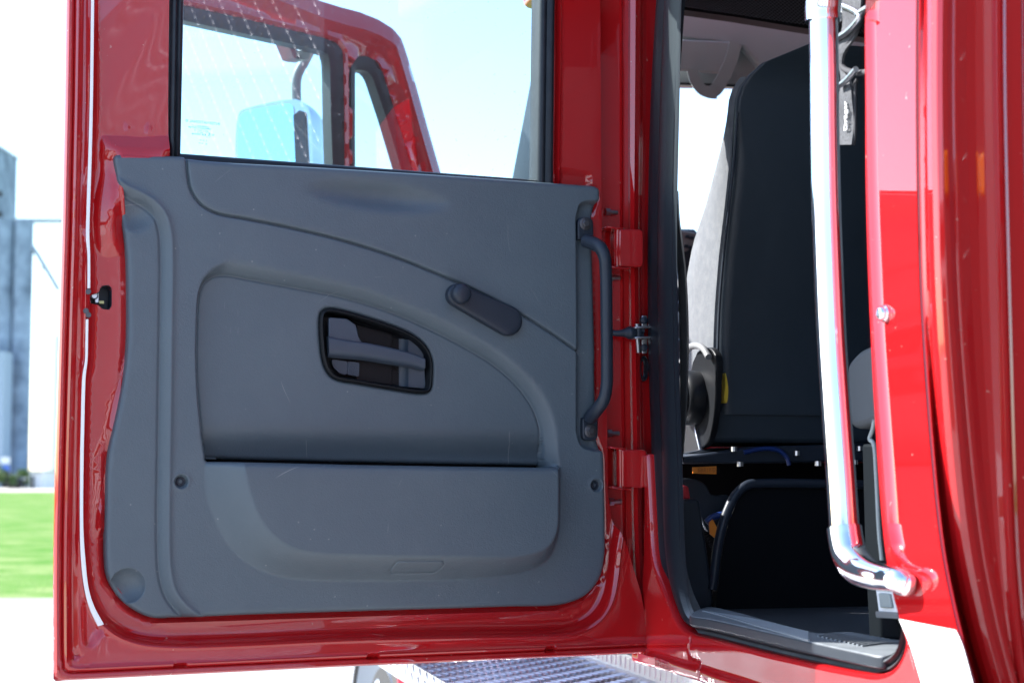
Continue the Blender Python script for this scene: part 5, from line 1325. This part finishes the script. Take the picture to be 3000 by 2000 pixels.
sheet('gravel_track', [(-300, 118), (300, 118), (300, 150), (-300, 150)], .002, M['dirt'])

DE = 150.0
def at(px, py, Y):
    d = ray(px, py); k = Y / d[1]; return CAM + k * d
def xat(px, Y): return (px - CX) / FPX * Y * (1 / math.cos(PITCH)) * 1.0
def zat(py, Y): return at(1500, py, Y)[2]
def bx(name, x0, x1, y0, y1, z0, z1, m, parent, bevel=0):
    V = [(x, y, z) for z in (z0, z1) for x, y in ((x0, y0), (x1, y0), (x1, y1), (x0, y1))]
    return obj(name, V, [[0, 3, 2, 1], [4, 5, 6, 7], [0, 1, 5, 4], [1, 2, 6, 5], [2, 3, 7, 6], [3, 0, 4, 7]], m, parent, True, 40, bevel)
ge = thing('grain_elevator', 'tall grey concrete grain elevator with a higher head house, beyond the grass field', 'grain elevator', (at(20, 1380, DE)[0], DE, 0))
bx('head_house', at(-160, 0, DE)[0], at(-25, 0, DE)[0], DE, DE + 9, 0, zat(412, DE), M['conc'], ge)
bx('head_house_roof', at(-165, 0, DE)[0], at(-22, 0, DE)[0], DE - .3, DE + 9.3, zat(412, DE) + .01, zat(405, DE), M['bin'], ge)
for k_, (x0, x1) in enumerate(((-60, 14), (14, 67), (67, 121))):
    xc = (at(x0, 0, DE)[0] + at(x1, 0, DE)[0]) / 2; r = (at(x1, 0, DE)[0] - at(x0, 0, DE)[0]) / 2
    V = []; F = []
    zz = zat(650, DE)
    for z in (0, zz):
        for q in range(20):
            a = 2 * math.pi * q / 20; V.append((xc + r * math.cos(a), DE - .9 + r * math.sin(a), z))
    F = [[q, (q + 1) % 20, 20 + (q + 1) % 20, 20 + q] for q in range(20)] + [[20 + q for q in range(20)]]
    obj('storage_silo', V, F, M['conc'], ge, sharp=40)
bx('roof_gantry', at(50, 0, DE)[0], at(330, 0, DE)[0], DE + 1, DE + 2, zat(646, DE), zat(634, DE), M['bin'], ge)
for z in (560, 620, 760, 900):
    bx('wall_opening', at(8, 0, DE)[0], at(16, 0, DE)[0], DE - .12, DE + .5, zat(z + 14, DE), zat(z, DE), M['shade'], ge)
bx('loading_shed', at(28, 0, DE)[0], at(84, 0, DE)[0], DE - 5, DE - 2.4, 0, zat(1040, DE), mat('blue_shed', (.30, .38, .48), .5), ge)
bx('shed_door', at(36, 0, DE - 5)[0], at(60, 0, DE - 5)[0], DE - 5.1, DE - 5.02, 0, zat(1380, DE), M['shade'], ge)
bx('shed_sign', at(34, 0, DE - 5)[0], at(60, 0, DE - 5)[0], DE - 5.2, DE - 5.02, zat(1358, DE), zat(1340, DE), M['offwhite'], ge)
bx('shed_panel', at(38, 0, DE - 5)[0], at(58, 0, DE - 5)[0], DE - 5.2, DE - 5.02, zat(1380, DE), zat(1364, DE), mat('blue_panel', (.05, .14, .6), .4), ge)
pth = [at(50, 660, DE - 1), at(110, 745, DE - 1), at(172, 850, DE - 1)]
tube('grain_spout', [pth[0], pth[1], pth[2]], .22, M['bin'], ge, 8, 0)
# second bin tower, mostly hidden by the door
g2 = thing('bin_tower', 'narrow steel bin tower with side ladder, just left of the opened red door', 'bin tower', (at(215, 0, DE + 20)[0], DE + 20, 0))
V = []; xc = at(235, 0, DE + 20)[0]; r = xc - at(160, 0, DE + 20)[0]
for z in (0, zat(985, DE + 20), zat(940, DE + 20)):
    for q in range(24):
        a = 2 * math.pi * q / 24; rr = r if z < zat(950, DE + 20) else r * .3; V.append((xc + rr * math.cos(a), DE + 20 + rr * math.sin(a), z))
F = [[i * 24 + q, i * 24 + (q + 1) % 24, (i + 1) * 24 + (q + 1) % 24, (i + 1) * 24 + q] for i in range(2) for q in range(24)] + [[48 + q for q in range(24)]]
obj('bin_wall', V, F, M['bin'], g2, sharp=40)
for k_ in range(9):
    z = 4 + k_ * 2.2; V, F = tube_vf([(xc - r - .1, DE + 19.5, z), (xc - r - .7, DE + 19.5, z)], .12, 6); obj('ladder_cage', V, F, M['dsteel'], g2)
# small outbuildings and a hedge at the edge of the field
sh = thing('pale_shed', 'small pale shed at the edge of the field below the gap between the towers', 'shed', (at(130, 0, 140)[0], 140, 0))
bx('shed_wall', at(118, 0, 140)[0], at(152, 0, 140)[0], 140, 144, 0, zat(1384, 140), M['offwhite'], sh)
bx('shed_roof', at(115, 0, 140)[0], at(155, 0, 140)[0], 139.7, 144.3, zat(1384, 140) + .005, zat(1378, 140), M['bin'], sh)
bx('shed_doorway', at(122, 0, 140)[0], at(130, 0, 140)[0], 139.9, 139.98, 0, zat(1394, 140), M['shade'], sh)
pk = thing('parked_trailer', 'grey trailer parked at the foot of the grain elevator', 'trailer', (at(70, 0, 138)[0], 138, 0))
bx('trailer_box', at(58, 0, 138)[0], at(88, 0, 138)[0], 138, 140.2, .7, zat(1398, 138), mat('grey_trailer', (.16, .19, .22), .5), pk, .05)
for xx in (64, 82):
    V, F = disc_vf(Frame((at(xx, 0, 138)[0], 137.95, .45), (1, 0, 0), (0, 0, 1)), 0, 0, [(.45, -.2), (.45, .05), (.3, .07)], 20); obj('trailer_wheel', V, F, M['tyre'], pk)
# roadside bushes as leaf clusters
def bush(x, y, rx, h, label, seedk):
    rng = np.random.RandomState(seedk); b = thing('bush', label, 'bush', (x, y, 0))
    parts = []
    nleaf = 900
    cl = [(rng.uniform(-rx, rx), rng.uniform(-rx, rx) * .6, rng.uniform(.25, .85) * h, rng.uniform(.25, .5) * rx) for _ in range(9)]
    V = []; F = []
    for i in range(nleaf):
        c = cl[rng.randint(9)]; d = rng.normal(size=3); d /= np.linalg.norm(d); rr = c[3] * rng.uniform(.5, 1.05)
        p = np.array((x + c[0], y + c[1], c[2])) + d * rr * np.array((1, 1, .8)); p[2] = max(.05, p[2])
        e = rng.normal(size=3); e /= np.linalg.norm(e); f = np.cross(e, d); f /= np.linalg.norm(f) + 1e-9; s = .14
        k2 = len(V); V += [p - e * s, p + f * s * .6, p + e * s, p - f * s * .6]; F.append([k2, k2 + 1, k2 + 2, k2 + 3])
    obj('foliage', V, F, M['leaf'], b, smooth=False, sharp=0)
    V, F = tube_vf([(x, y, 0), (x + .05, y, h * .35), (x, y, h * .6)], [.09, .07, .03], 8); obj('stem', V, F, M['bark'], b)
bush(at(24, 0, 136)[0], 136, 1.3, 1.9, 'green bush at the foot of the grain elevator, far left', 3)
bush(at(104, 0, 142)[0], 142, 1.2, 1.7, 'green bush between the grey trailer and the pale shed', 5)

# building added behind the camera for its dark reflection in paint, chrome and glass
fs_ = thing('added_building', 'brick building with white doors, added unseen behind the camera for its reflection', 'added building', (4, -17, 0))
M['brick'] = mat('brown_brick', (.20, .10, .07), .85, bump=[('noise', 30, .3, .01)], vary=(3, (.13, .065, .05), .4, .65))
bx('added_wall', -22, 30, -25, -17, 0, 4.6, M['brick'], fs_)
bx('added_roof', -22.4, 30.4, -25.4, -16.6, 4.605, 5.0, mat('roof_metal', (.10, .11, .12), .5), fs_, .03)
for x_ in (-16, -10, -4, 2, 8, 14):
    dr_ = bx('added_door', x_, x_ + 4, -17.06, -16.95, .02, 3.9, M['offwhite'], fs_, .01)
